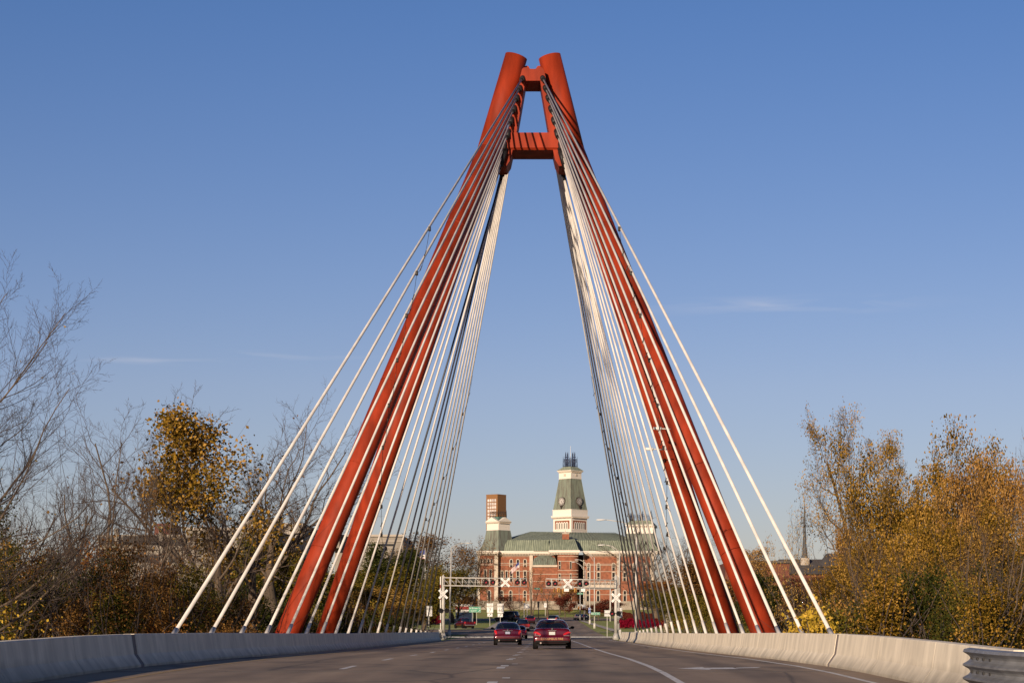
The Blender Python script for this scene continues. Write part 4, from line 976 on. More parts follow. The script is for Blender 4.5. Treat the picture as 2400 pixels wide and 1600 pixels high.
mb.add([(xs_[0], YCH + 4, e + 2), (xs_[3], YCH + 4, e + 2), (xs_[2], YCH + 14, zt), (xs_[1], YCH + 14, zt), (xs_[0], YCH + 26, e), (xs_[3], YCH + 26, e)], [(0, 1, 2, 3), (4, 3, 2, 5), (0, 3, 4), (1, 5, 2)]); mb.obj('roof', M['slate'], t, world=True)
c = P(1895, 1306, YCH); c.y = YCH + 8; mb = MB(); mb.smooth = False
rings = []
for py, r in ((1306, 9.5), (1302, 8.0), (1296, 6.2), (1285, 5.4), (1160, 0.3)):
    z = CH + (VY - py) * YCH / F; rr = r * YCH / F
    rings.append([(c.x + rr * math.cos(k * math.pi / 4 + .39), c.y + rr * math.sin(k * math.pi / 4 + .39), z) for k in range(8)])
mb.grid(rings, closed=True); mb.obj('spire', M['steeple'], t, world=True)
mb = MB(); mb.box(c.x - 1.1, c.x + 1.1, c.y - 1.1, c.y + 1.1, c.z - 6, c.z + .2); mb.obj('spire_base', M['bldg2'], t, world=True)
block('house', 'low building with a brown shingle roof behind the orange tree at right', 'house', 470, 1700, 1850, 1318, M['rbrick'], 20, [('roof_edge', 1698, 1852, 1313, 1319, .8, M['slate']), ('window', 1780, 1792, 1331, 1333, .05, M['signw'])])
block('shop', 'small shop front with a red fascia and white panels behind the left crossing mast', 'shop', 440, 1068, 1106, 1415, M['signw'], 8, [('fascia', 1068, 1106, 1420, 1427, .5, M['paint3'])])

# ------------------------------------------------------------------ cars
def car(name, label, loc, rz, L=4.9, W=1.84, H=1.43, belt=.98, paint='paint1', kind='sedan', plate='plate', letters=None, group=None, mirror=(-1, 1)):
    t = thing(name, label, {'sedan': 'car', 'suv': 'SUV', 'pickup': 'pickup', 'van': 'van'}[kind], loc, rz=rz, group=group)
    w = W / 2; b0 = .31 if kind == 'sedan' else .36
    tk = belt + .03; wr_ = .34
    if kind == 'sedan': st = [(0, b0 + .05, .60, .82), (.03, b0, .63, .92), (.09, b0 - .01, .70, .955), (.12, b0 - .02, belt - .08, .965), (.20, b0 - .02, tk, .975), (.7, b0 - .03, tk + .02, 1), (1.6, b0 - .03, belt, 1), (3.0, b0 - .03, belt - .02, 1), (3.9, b0 - .03, belt - .06, .99), (4.4, b0 - .02, .80, .96), (L - .12, b0, .68, .88), (L, b0 + .08, .56, .74)]
    else: st = [(0, b0 + .06, .68, .88), (.03, b0, .72, .95), (.07, b0, .80, .965), (.09, b0, belt - .04, .97), (.14, b0, belt, .98), (.9, b0, belt, 1), (2.4, b0, belt, 1), (3.4, b0, belt, 1), (4.0, b0, belt - .05, .99), (4.6, b0, .92, .97), (L - .1, b0, .85, .9), (L, b0 + .08, .7, .8)]
    mb = MB(); mb.smooth = True; rows = []
    for y, zb, zt_, ws in st:
        ww = w * ws; h = zt_ - zb
        half = [(.0, zb), (.55 * ww, zb), (.90 * ww, zb + .02), (.985 * ww, zb + .16 * h), (ww, zb + .42 * h), (.99 * ww, zb + .68 * h), (.955 * ww, zb + .88 * h), (.86 * ww, zt_ - .015), (.6 * ww, zt_ + .006), (0, zt_ + .015)]
        rows.append([(x, y, z) for x, z in half] + [(-x, y, z) for x, z in half[-2:0:-1]])
    mb.grid(rows, closed=True); k = len(rows[0]); n = len(rows)
    mb.f.append(tuple(range(k))[::-1]); mb.m.append(0); mb.sm.append(True); mb.f.append(tuple(range((n - 1) * k, n * k))); mb.m.append(0); mb.sm.append(True)
    o = mb.obj('body', M[paint], t); md = o.modifiers.new('s', 'SUBSURF'); md.levels = md.render_levels = 2
    # wheels
    wr = .345 if kind == 'sedan' else .37
    for yy in (.98 if kind == 'sedan' else 1.05, L - .95):
        for sx in (-1, 1):
            wo = bpy.data.objects.new('wheel', None); link(wo, t); wo.location = (sx * (w - .13), yy, wr)
            mb = MB(); mb.smooth = True; ring = []
            for xx, rr in ((-.11, wr * .62), (-.115, wr * .93), (-.08, wr), (.08, wr), (.115, wr * .93), (.11, wr * .62)):
                ring.append([(xx, rr * math.cos(a), rr * math.sin(a)) for a in np.linspace(0, 2 * math.pi, 25)[:-1]])
            mb.grid(ring, closed=True); mb.obj('tyre', M['tyre'], wo)
            mb = MB(); mb.tube((sx * .04, 0, 0), (sx * .075, 0, 0), wr * .62, wr * .58, 20); mb.obj('rim', M['rim'], wo)
    mb = MB()
    for yy in (.98 if kind == 'sedan' else 1.05, L - .95):
        for sx in (-1, 1): mb.tube((sx * (w * .999 - .02), yy, wr + .01), (sx * (w * 1.003), yy, wr + .01), wr + .055, wr + .055, 28)
    mb.obj('wheel_arch', M['plastic'], t)
    mb = MB(); mb.box(-w * .8, w * .8, .35, L - .5, .16, .34); mb.box(-w * .72, w * .72, .06, .4, b0 - .04, b0 + .10); mb.obj('underbody', M['plastic'], t)
    # cabin
    if kind == 'sedan': y0, y1, r0, r1 = .62, 3.95, 1.38, 2.75
    elif kind == 'pickup': y0, y1, r0, r1 = 1.95, 4.15, 2.05, 3.55
    else: y0, y1, r0, r1 = .07, 4.0, .34, 3.3
    a0, a1 = w * .90, w * (.62 if kind == 'sedan' else .72); zb_, zr_ = belt - .02, H - .05
    def cab(T, ang, off=0):
        c, s_ = math.cos(ang), math.sin(ang); p = .36
        cx = math.copysign(abs(c) ** p, c); sy = math.copysign(abs(s_) ** p, s_)
        f = T; a = a0 + (a1 - a0) * f ** 1.25 + off
        ya = y0 + (r0 - y0) * f - off; yb = y1 + (r1 - y1) * f + off
        bow = .10 * (1 - cx * cx)
        y = ((ya + yb) / 2 + (yb - ya) / 2 * sy) + (-bow if s_ < 0 else bow) * abs(sy) ** 4
        return (a * cx, y, zb_ + (zr_ - zb_) * (1 - (1 - f) ** 1.35) * 1.0)
    NA = 64; mb = MB(); mb.smooth = True; rows = []
    for T in np.linspace(0, 1, 9): rows.append([cab(T, 2 * math.pi * i / NA) for i in range(NA)])
    for k_, dz in ((.93, .025), (.75, .042), (.4, .05), (.02, .052)):
        r = [cab(1, 2 * math.pi * i / NA) for i in range(NA)]; cy = sum(p[1] for p in r) / NA
        rows.append([(p[0] * k_, cy + (p[1] - cy) * k_, p[2] + dz) for p in r])
    mb.grid(rows, closed=True); mb.obj('roof', M[paint], t)
    def glass(nm, T0, T1, f0, f1, side):
        mb = MB(); mb.smooth = True; rows = []
        for T in np.linspace(T0, T1, 7):
            row = []
            for i in range(15):
                q = f0 + (f1 - f0) * i / 14              # position across, -1..1
                c = math.copysign(abs(q) ** (1 / .36), q)
                an = {'rear': -math.acos(max(-1, min(1, c))), 'front': math.acos(max(-1, min(1, c)))}.get(side)
                if side == 'right': an = math.asin(c)
                if side == 'left': an = math.pi - math.asin(c)
                row.append(cab(T, an, .02))
            rows.append(row)
        mb.grid(rows); mb.obj(nm, M['cglass'], t, fix=False)
    glass('rear_window', .10, .93, -.90, .90, 'rear'); glass('windscreen', .12, .92, -.9, .9, 'front')
    for sd in ('left', 'right'):
        glass('side_window', .14, .88, -.72, -.02, sd); glass('side_window', .14, .88, .03, .78, sd)
    # lights, plate, trim
    for sx in (-1, 1):
        mb = MB()
        if kind == 'sedan':
            if letters: pts = [(.98, .86), (.94, .745), (.60, .70), (.58, .76), (.70, .84), (.86, .90)]
            else: pts = [(.97, .95), (.93, .70), (.78, .68), (.74, .80), (.80, .93), (.90, 1.0)]
            n_ = len(pts); yb = lambda x: .105 + .25 * max(0, x - .78) ** 1.3 * 3
            vs = [(sx * x * w, yb(x) - .045, z) for x, z in pts] + [(sx * x * w, yb(x) + .15, z) for x, z in pts]
            mb.add(vs, [tuple(range(n_)), tuple(range(2 * n_ - 1, n_ - 1, -1))] + [(i, n_ + i, n_ + (i + 1) % n_, (i + 1) % n_) for i in range(n_)])
        else: mb.box(sx * w * .80, sx * w * .985, .035, .2, .82 if kind == 'pickup' else .95, belt + (0 if kind == 'pickup' else .12))
        mb.obj('tail_light', M['tail'], t, bevel=.02)
        if letters: 
            mb = MB(); mb.box(sx * w * .60, sx * w * .92, .045, .1, .665, .70); mb.obj('reverse_light', M['chrome'], t, bevel=.012)
    pz = .80 if kind == 'sedan' else .72
    mb = MB(); mb.box(-.155, .155, .055, .075, pz - .08, pz + .08); pl = mb.obj('licence_plate', M[plate], t, bevel=.01)
    mb = MB(); mb.box(-.2, .2, .07, .14, pz - .11, pz + .12); mb.obj('plate_recess', M['plastic' if not letters else paint], t, bevel=.02)
    if kind == 'sedan':
        mb = MB(); mb.box(-.34 if not letters else -.22, .34 if not letters else .22, .055, .1, pz + .13, pz + .16); mb.obj('boot_trim', M['chrome'], t, bevel=.01)
        mb = MB(); mb.box(-.88 * w, .88 * w, .0, .05, b0 + .02, b0 + .13); mb.obj('bumper_valance', M['plastic'], t, bevel=.02)
        for sx in ((-.6,) if letters else (-.62, .62)):
            mb = MB(); mb.tube((sx * w, -.02, b0 - .0), (sx * w, .25, b0), .045, .045, 12); mb.obj('exhaust_pipe', M['chrome'], t)
        mb = MB(); mb.tube((0, .06, belt - .015), (0, .1, belt - .01), .05, .05, 14); mb.obj('badge', M['chrome'], t)
    else:
        mb = MB(); mb.box(-.9 * w, .9 * w, -.09, .04, b0 + .08, b0 + .26); mb.obj('bumper', M['chrome' if kind == 'pickup' else 'plastic'], t, bevel=.03)
    if kind == 'pickup':
        mb = MB(); mb.box(-.82 * w, .82 * w, .16, 1.85, belt - .0, belt + .022); mb.obj('cargo_bed', M['plastic'], t)
        mb = MB(); mb.box(-.80 * w, .80 * w, .05, .075, .62, belt - .05); mb.obj('tailgate', M[paint], t, bevel=.02)
    for sx in mirror:
        ym = y1 - (1.05 if kind == 'sedan' else .7)
        mb = MB(); mb.smooth = True; rows = []
        for yy, r in ((-.06, .03), (-.05, .8), (.02, 1), (.10, .7), (.14, .2)):
            rows.append([(sx * (w + .10) + .11 * r * math.cos(a), ym + yy, belt + .06 + .075 * r * math.sin(a)) for a in np.linspace(0, 2 * math.pi, 13)[:-1]])
        mb.grid(rows, closed=True); mb.tube((sx * (w - .1), ym, belt), (sx * (w + .06), ym, belt + .04), .03, .03, 6); mb.obj('mirror', M['plastic'], t)
    if letters: text(letters, .148, M['gold'], t, (0, -.012, .515), name='lettering', ext=.02, sx=1.05)
    return t
def place(px, py, s=None, Y=None):
    if Y is None: Y = F / s
    x = (px - VX) * Y / F; return (x, Y, zr(Y) + .002)
car('fire_department_car', 'dark red sedan lettered COLUMBUS FIRE, nearest car in the right lane', place(1294, 0, Y=101.5), 0, 5.0, 1.93, 1.52, 1.04, 'paint1', 'sedan', 'plate', 'COLUMBUS FIRE')
car('sedan', 'burgundy sedan with blue sky on its rear window, nearest car in the left lane', place(1190, 0, Y=131), R(1.2), 4.75, 1.84, 1.50, 1.04, 'paint2', 'sedan', 'plateb')
car('sedan', 'dark red sedan mostly hidden in front of the burgundy sedan', (-2.75, 214, zr(214)), 0, 4.7, 1.8, 1.45, .98, 'paint2', 'sedan', group=None)
car('pickup_truck', 'bright red pickup with a pale tailgate band driving in the left lane', place(1226, 0, Y=296), R(3), 5.4, 2.0, 1.78, 1.12, 'paint3', 'pickup')
car('suv', 'dark red SUV with a sun glint behind the bright red pickup', place(1243, 0, Y=388), R(3), 4.6, 1.85, 1.62, 1.1, 'paint1', 'suv')
car('pickup_truck', 'maroon pickup turning off to the left by the green street sign', (place(1104, 0, Y=334)[0], 330, G(-12, 330) + .1), R(24), 5.2, 1.95, 1.75, 1.1, 'paint1', 'pickup')
car('suv', 'black SUV beyond the fire department sedan', place(1293, 0, Y=385), R(-12), 4.6, 1.9, 1.75, 1.12, 'paint5', 'suv')
car('sedan', 'silver tan sedan waiting by the grass corner near the lamp posts', place(1357, 0, Y=480), R(6), 4.6, 1.75, 1.42, .98, 'paint4', 'sedan')
car('sedan', 'black sedan just right of the silver sedan', (place(1375, 0, Y=478)[0], 478, G(10, 478) + .1), R(20), 4.6, 1.75, 1.42, .98, 'paint5', 'sedan')
car('van', 'long black van parked side on behind the red cars', (P(1214, 0, 440).x - 0.0, 440, G(-6, 440) + .1), R(62), 5.6, 2.0, 2.25, 1.3, 'paint5', 'suv')
# ------------------------------------------------------------------ trees
def rotaround(v, k, a):
    c, s = math.cos(a), math.sin(a); d = k[0] * v[0] + k[1] * v[1] + k[2] * v[2]
    x = (k[1] * v[2] - k[2] * v[1], k[2] * v[0] - k[0] * v[2], k[0] * v[1] - k[1] * v[0])
    return tuple(v[i] * c + x[i] * s + k[i] * d * (1 - c) for i in range(3))
def nrm(v):
    l = math.sqrt(v[0] ** 2 + v[1] ** 2 + v[2] ** 2) or 1; return (v[0] / l, v[1] / l, v[2] / l)
def skeleton(seed, H=10, r0=.22, counts=(9, 7, 6, 5), ratio=(.55, .5, .45, .42), ang=(45, 42, 40, 40), up=(.05, .12, .1, .05), wob=(.08, .16, .2, .25),
             segs=(8, 7, 5, 4, 3), t0=(.3, .2, .15, .1), fork=None, lean=(0, 0), trunkL=.8, tap=.3, droop=0):
    rg = random.Random(seed); levels = [[] for _ in range(len(counts) + 1)]
    def grow(p, d, L, r, lv):
        n = segs[lv]; pts = [p]; rad = [r]; dd = d
        for i in range(n):
            wb = wob[min(lv, len(wob) - 1)]
            u = up[min(lv, len(up) - 1)]
            dd = nrm((dd[0] + rg.gauss(0, wb), dd[1] + rg.gauss(0, wb), dd[2] + rg.gauss(0, wb * .7) + u))
            p = (p[0] + dd[0] * L / n, p[1] + dd[1] * L / n, p[2] + dd[2] * L / n)
            pts.append(p); rad.append(r * (1 - (1 - tap) * ((i + 1) / n)))
        levels[lv].append((pts, rad))
        if lv >= len(counts): return
        c = counts[lv]; az = rg.random() * 6.28
        for k in range(c):
            t = t0[lv] + (1 - t0[lv]) * ((k + rg.random() * .8) / c) ** (.85); t = min(t, .999)
            f = t * n; i = int(f); f -= i
            q = tuple(pts[i][j] * (1 - f) + pts[i + 1][j] * f for j in range(3))
            dv = nrm(tuple(pts[i + 1][j] - pts[i][j] for j in range(3)))
            ax = nrm((dv[1] + .01, -dv[0] + .02, .01)); az += 2.4 + rg.uniform(-.5, .5)
            ax = rotaround(ax, dv, az); a = R(ang[lv] * rg.uniform(.6, 1.25) * (1.15 - .45 * t))
            nd = rotaround(dv, ax, a)
            nl = L * ratio[lv] * rg.uniform(.7, 1.15) * (1.15 - .5 * t if lv == 0 else 1.1 - .45 * t)
            nrr = (rad[i] * (1 - f) + rad[i + 1] * f) * rg.uniform(*((.30, .52) if lv == 0 else (.42, .62)))
            grow(q, nd, nl, max(nrr, .0055), lv + 1)
    ll = math.hypot(*lean)
    if fork:
        for k, (ax_, ay_, L_, rr) in enumerate(fork): grow((0, 0, -.2), nrm((ax_, ay_, 1)), H * L_, r0 * rr, 0)
    else: grow((0, 0, -.2), nrm((lean[0], lean[1], 1)), H * trunkL, r0, 0)
    return levels
def tubes(br, k):
    """all branches of one level -> arrays of vertices and quads"""
    if not br: return np.zeros((0, 3)), np.zeros((0, 4), int)
    Pt = np.array([b[0] for b in br]); Rd = np.array([b[1] for b in br]); B, n, _ = Pt.shape
    T = np.gradient(Pt, axis=1); T /= np.linalg.norm(T, axis=2, keepdims=True) + 1e-9
    ref = np.where(np.abs(T[:, :1, 2:3]) > .9, np.array([[[1., 0, 0]]]), np.array([[[0, 0, 1.]]])); ref = np.broadcast_to(ref, T.shape)
    U = np.cross(T, ref); U /= np.linalg.norm(U, axis=2, keepdims=True) + 1e-9; V = np.cross(T, U)
    a = np.arange(k) * 2 * math.pi / k
    verts = Pt[:, :, None, :] + Rd[:, :, None, None] * (U[:, :, None, :] * np.cos(a)[None, None, :, None] + V[:, :, None, :] * np.sin(a)[None, None, :, None])
    idx = np.arange(B * n * k).reshape(B, n, k)
    q = np.stack([idx[:, :-1, :], np.roll(idx[:, :-1, :], -1, 2), np.roll(idx[:, 1:, :], -1, 2), idx[:, 1:, :]], -1).reshape(-1, 4)
    return verts.reshape(-1, 3), q
def leaves(pts, size, rs, aspect=.7, flat=.0):
    n = len(pts); a = rs.normal(size=(n, 3)); a /= np.linalg.norm(a, axis=1, keepdims=True)
    b = rs.normal(size=(n, 3)); b -= a * (a * b).sum(1, keepdims=True); b /= np.linalg.norm(b, axis=1, keepdims=True)
    s = size * rs.uniform(.6, 1.35, (n, 1)); a = a * s * .5; b = b * s * .5 * aspect; c = np.cross(a, b) / (s * .5) * .5
    v = np.stack([pts - a, pts - b * 1 + c * .6, pts + a, pts + b + c * .6], 1).reshape(-1, 3)
    return v, np.arange(n * 4).reshape(-1, 4)
def np_mesh(name, sets, mats, smooth=True):
    """sets: list of (verts, quads, material index)"""
    V_ = []; Q = []; mi = []; b = 0
    for v, q, m in sets:
        if len(q) == 0: continue
        V_.append(v); Q.append(q + b); mi.append(np.full(len(q), m)); b += len(v)
    V_ = np.concatenate(V_); Q = np.concatenate(Q); mi = np.concatenate(mi)
    me = bpy.data.meshes.new(name); me.vertices.add(len(V_)); me.vertices.foreach_set('co', V_.astype(np.float32).ravel())
    me.loops.add(Q.size); me.loops.foreach_set('vertex_index', Q.astype(np.int32).ravel())
    me.polygons.add(len(Q)); me.polygons.foreach_set('loop_start', np.arange(0, Q.size, 4, dtype=np.int32))
    try: me.polygons.foreach_set('loop_total', np.full(len(Q), 4, dtype=np.int32))
    except Exception: pass
    for m in mats: me.materials.append(m)
    me.polygons.foreach_set('material_index', mi.astype(np.int32)); me.polygons.foreach_set('use_smooth', np.full(len(Q), smooth))
    me.update(calc_edges=True); return me
class Tree: pass
def make_tree(seed, leafn, leafsize, leafm, barkm='bark', twigm='twig', clump=.0, region=None, jit=.25, blob=0, bsig=.06, **kw):
    lv = skeleton(seed, **kw); rs = np.random.RandomState(seed)
    t = Tree(); nl = len(lv); H = kw.get('H', 10)
    tr = []
    for i, k in ((0, 10), (1, 6)):
        v, q = tubes(lv[i], k); tr.append((v, q, 0))
    t.trunk = np_mesh('trunk', tr, [M[barkm]])
    cr = []
    for i in range(2, nl):
        v, q = tubes(lv[i], 4 if i == 2 else 3); cr.append((v, q, 0))
    ends = np.concatenate([np.array([b[0] for b in lv[i]])[:, 1:, :].reshape(-1, 3) for i in range(max(2, nl - 2), nl)])
    t.ends = ends
    if leafn:
        pool = ends
        if region is not None: 
            pool = ends[region(ends)]
            if len(pool) == 0: pool = ends[:50]
        if clump:                                        # leave gaps: drop the twigs in some cells
            cell = np.floor(pool / (H * .09)).astype(int); hsh = (cell[:, 0] * 73856093 ^ cell[:, 1] * 19349663 ^ cell[:, 2] * 83492791) % 1000 / 1000.
            pool = pool[hsh > clump]
        p = pool[rs.randint(0, len(pool), leafn)] + rs.normal(0, jit, (leafn, 3))
        if blob:                                         # most leaves hang in loose clumps round the outer limbs
            cc = np.array([b[0][-1] for b in lv[2]] + [b[0][3] for b in lv[2]]); cc = cc[cc[:, 2] > H * .28]; cc = cc[rs.permutation(len(cc))[:blob]]
            k = int(leafn * .72); ci = rs.randint(0, len(cc), k); sg = bsig * H * rs.uniform(.45, 1.25, len(cc))
            p[:k] = cc[ci] + np.clip(rs.normal(0, 1, (k, 3)), -1.9, 1.9) * sg[ci][:, None] * np.array([1, 1, .75])
        v, q = leaves(p, leafsize, rs); cr.append((v, q, 1))
    t.crown = np_mesh('crown', cr, [M[twigm], M[leafm] if leafm else M[twigm]])
    allz = ends[:, 2]; t.H = float(np.percentile(allz, 99.7)); t.W = float(np.percentile(np.abs(ends[:, 0]), 97)) * 2
    return t
def plant(t, px, Y, py_top, label, width_px=None, rot=0, group=None, cat='tree', mirror=False, name='tree', gz=None, leafm=None):
    X0 = (px - VX) * Y / F; g = G(X0, Y) if gz is None else gz
    h = CH + (VY - py_top) * Y / F - g; sz = h / t.H; sx = (width_px * Y / F / t.W) if width_px else sz
    o = thing(name, label, cat, (X0, Y, g - .1), group=group, rz=rot); o.scale = (sx * (-1 if mirror else 1), sx, sz)
    a = bpy.data.objects.new('trunk', t.trunk); link(a, o); b = bpy.data.objects.new('crown', t.crown); link(b, o)
    if leafm:
        b.material_slots[1].link = 'OBJECT'; b.material_slots[1].material = M[leafm]
    return o
# kinds
bare = make_tree(11, 60, .13, 'l_yellow', twigm='twigd', H=18, r0=.25, counts=(22, 13, 10, 5), ratio=(.66, .46, .42, .42), ang=(64, 42, 42, 40), up=(.04, .09, .09, .07), wob=(.05, .10, .15, .2), jit=.05, t0=(.18, .12, .12, .1), segs=(10, 9, 6, 4, 3))
vase = make_tree(21, 60, .14, 'l_brown', H=16, r0=.42, trunkL=.42, counts=(7, 11, 9, 6), ratio=(1.5, .5, .42, .42), ang=(62, 50, 44, 40), up=(.0, .03, .05, .05), wob=(.05, .12, .18, .24), t0=(.5, .22, .12, .1), jit=.05, segs=(5, 9, 6, 4, 3))
vase2 = make_tree(26, 40, .14, 'l_brown', H=16, r0=.34, trunkL=.45, counts=(6, 10, 9, 6), ratio=(1.5, .42, .42, .42), ang=(50, 46, 42, 40), up=(.0, .05, .07, .05), wob=(.06, .12, .18, .24), t0=(.45, .2, .12, .1), jit=.05, segs=(5, 9, 6, 4, 3))
slim = make_tree(31, 0, .2, None, H=13, r0=.16, counts=(16, 8, 6, 4), ratio=(.36, .5, .45, .4), ang=(36, 36, 36, 36), up=(.1, .12, .12, .08), t0=(.18, .15, .15, .1))
slim2 = make_tree(33, 350, .16, 'l_brown', H=13, r0=.15, counts=(15, 8, 6, 4), ratio=(.38, .5, .45, .4), ang=(38, 36, 36, 36), up=(.08, .12, .12, .08), t0=(.2, .15, .15, .1), jit=.1, clump=.5)
birch = make_tree(41, 0, .2, None, barkm='barkpale', twigm='twig', H=11, r0=.09, counts=(12, 5, 4, 3), ratio=(.3, .5, .45, .4), ang=(32, 34, 36, 36), up=(.1, .14, .12, .08), t0=(.3, .15, .15, .1), wob=(.05, .15, .2, .25))
def goldr(p):
    h = np.percentile(p[:, 2], 99.7)
    a = ((p[:, 0] + .06 * h) / (.19 * h)) ** 2 + ((p[:, 2] - .74 * h) / (.19 * h)) ** 2 + (p[:, 1] / (.22 * h)) ** 2 < 1
    b = ((p[:, 0] - .10 * h) / (.16 * h)) ** 2 + ((p[:, 2] - .52 * h) / (.10 * h)) ** 2 < 1
    return a | (b & (np.sin(p[:, 0] * 2 + p[:, 2] * 3) > .3))
gold = make_tree(52, 10000, .15, 'l_goldd', H=16, r0=.44, trunkL=.42, counts=(7, 11, 9, 6), ratio=(1.45, .5, .42, .42), ang=(58, 50, 44, 40), up=(.0, .035, .05, .05), wob=(.05, .13, .18, .24), t0=(.5, .22, .12, .1), clump=.3, region=goldr, jit=.32, segs=(5, 9, 6, 4, 3))
leafA = make_tree(61, 34000, .12, 'l_goldd', H=14, r0=.32, trunkL=.45, counts=(8, 10, 8, 6), ratio=(1.15, .55, .45, .42), ang=(62, 55, 48, 42), up=(.0, .03, .04, .04), wob=(.06, .15, .22, .25), t0=(.4, .2, .12, .1), clump=.3, jit=.2, segs=(5, 8, 6, 4, 3), blob=46, bsig=.05)
leafB = make_tree(62, 40000, .115, 'l_goldd', H=12, r0=.24, counts=(10, 8, 8, 5), ratio=(.58, .55, .45, .42), ang=(66, 52, 45, 40), up=(.03, .04, .05, .04), wob=(.08, .18, .22, .25), clump=.16, jit=.26, t0=(.2, .15, .1, .1), blob=55, bsig=.055)
leafC = make_tree(63, 17000, .12, 'l_orange', H=14, r0=.30, trunkL=.5, counts=(7, 10, 8, 6), ratio=(1.1, .55, .45, .42), ang=(58, 54, 48, 42), up=(.0, .03, .05, .04), wob=(.06, .15, .22, .25), t0=(.45, .2, .12, .1), clump=.4, jit=.17, segs=(5, 8, 6, 4, 3), blob=26, bsig=.045)
lean_ = make_tree(66, 11000, .115, 'l_gold', H=15, r0=.30, counts=(9, 10, 8, 6), ratio=(.38, .55, .45, .42), ang=(58, 50, 44, 40), up=(.02, .04, .06, .05), wob=(.05, .14, .2, .25), clump=.3, jit=.18, fork=((-.62, .0, 1.0, 1), (-.10, .1, .86, .8)), t0=(.5, .2, .12, .1), blob=26, bsig=.04)
side_ = make_tree(65, 5000, .11, 'l_gold', H=12, r0=.17, counts=(9, 8, 7, 4), ratio=(.6, .55, .45, .42), ang=(62, 46, 42, 40), up=(.0, .05, .06, .04), wob=(.1, .18, .22, .25), clump=.25, jit=.2, fork=((-.5, 0, .95, 1), (-.1, .1, .6, .8)))
round_ = make_tree(71, 26000, .14, 'l_olive', H=8, r0=.18, counts=(10, 8, 7, 5), ratio=(.6, .5, .45, .4), ang=(60, 48, 44, 40), up=(.05, .08, .08, .06), clump=.12, jit=.28, t0=(.1, .1, .1, .1))
fine_ = make_tree(72, 5500, .13, 'l_rust', twigm='twig', H=10, r0=.16, counts=(11, 9, 7, 5), ratio=(.6, .5, .45, .4), ang=(48, 42, 40, 40), up=(.08, .12, .1, .06), clump=.3, jit=.25, t0=(.15, .1, .1, .1))
airy_ = make_tree(77, 1500, .12, 'l_brown', twigm='twig', H=10, r0=.14, counts=(11, 9, 8, 5), ratio=(.6, .5, .45, .4), ang=(48, 42, 40, 40), up=(.06, .08, .08, .06), clump=.3, jit=.2, t0=(.15, .1, .1, .1))
small_ = make_tree(73, 4200, .13, 'l_dred', H=4, r0=.09, counts=(9, 7, 6), ratio=(.62, .5, .45), ang=(55, 45, 42), up=(.06, .08, .08), clump=.1, jit=.16, t0=(.25, .15, .1), segs=(7, 5, 4, 3))
plane = make_tree(74, 500, .22, 'l_rust', barkm='bark', H=11, r0=.34, counts=(7, 8, 7, 5), ratio=(.75, .5, .45, .4), ang=(50, 42, 38, 38), up=(.05, .08, .1, .06), fork=((-.22, 0, .75, 1), (.3, 0, .7, .7)), clump=.5, jit=.2)
cedar = make_tree(75, 15000, .16, 'l_dark', H=9, r0=.16, counts=(26, 9, 5), ratio=(.28, .45, .4), ang=(70, 45, 40), up=(.12, .05, .05), jit=.16, t0=(.05, .1, .1), segs=(9, 5, 3, 3))

GB = 'bare trees on the left bank'; GR_ = 'golden leaved trees on the right bank'; GM = 'brown trees near the courthouse street'
# left bank
plant(bare, -75, 74, 520, 'tall bare tree at the far left edge, a few yellow leaves on its tips', 740, rot=1.1, group=GB)
plant(bare, -250, 66, 900, 'second bare tree half outside the left edge', 800, rot=3.6, group=GB)
plant(vase2, 232, 108, 948, 'bare forked tree between the far left tree and the golden crowned tree', 460, rot=.3, group=GB)
plant(slim, 128, 118, 1078, 'slender bare tree standing just left of the forked tree', 190, group=GB)
plant(slim2, 330, 120, 1045, 'slim tree with sparse brown leaves left of the golden crowned tree', 210, rot=1, group=GB)
plant(slim, 62, 112, 1170, 'small twiggy tree rising over the yellow leaved brush at far left', 170, rot=2, group=GB)
plant(slim2, 395, 126, 1180, 'brown twiggy sapling at the foot of the golden crowned tree', 200, rot=2.3, group=GB)
for px, h, r_ in ((133, 1235, 0), (182, 1240, 2)):
    plant(birch, px, 92, h, {133: 'pale barked young tree, left one of the two thin pale stems', 182: 'pale barked young tree, right one of the two thin pale stems'}[px], 120, rot=r_, group='thin pale barked saplings')
plant(gold, 515, 150, 905, 'big forked tree with a golden leaf mass in its left crown', 560, rot=.15, group=GB)
plant(vase, 588, 158, 925, 'wide bare tree spreading right behind the two nearest left cables', 640, rot=.2, group=GB)
plant(vase2, 640, 200, 985, 'bare tree whose twigs reach the left red leg', 420, rot=2.2, group=GB)
plant(slim2, 700, 210, 1150, 'thin leafy topped tree beside the foot of the outer left red leg', 170, rot=.6, group=GB)
for i, (px, Y, top, wd, m, lab) in enumerate((
    (650, 215, 1255, 260, 'l_olive', 'olive green shrub mass below the bare twigs, left of the red legs'),
    (720, 205, 1300, 220, 'l_olive', 'olive shrub between the two left red legs at their foot'),
    (560, 190, 1360, 230, 'l_dark', 'dark green shrub behind the base of the second left cable'),
    (440, 165, 1385, 240, 'l_dark', 'dark shrub under the golden crowned tree'),
    (878, 262, 1278, 190, 'l_dark', 'round dark green tree just right of the inner left red leg'),
    (800, 240, 1330, 200, 'l_olive', 'olive shrub seen through the first left cables right of the leg'),
    (958, 262, 1332, 190, 'l_olive', 'round olive green tree under the American flag'),
    (890, 225, 1375, 210, 'l_gold', 'low golden shrub behind the left parapet, middle of the cables'),
    (990, 300, 1330, 150, 'l_olive', 'small olive tree left of the left crossing mast'),
    (835, 210, 1410, 190, 'l_brown', 'low brown shrub behind the left parapet near the red leg'))):
    plant(round_, px, Y, top, lab, wd, rot=i * 1.3, group='round shrubs left of the bridge', leafm=m, cat='shrub', name='shrub')
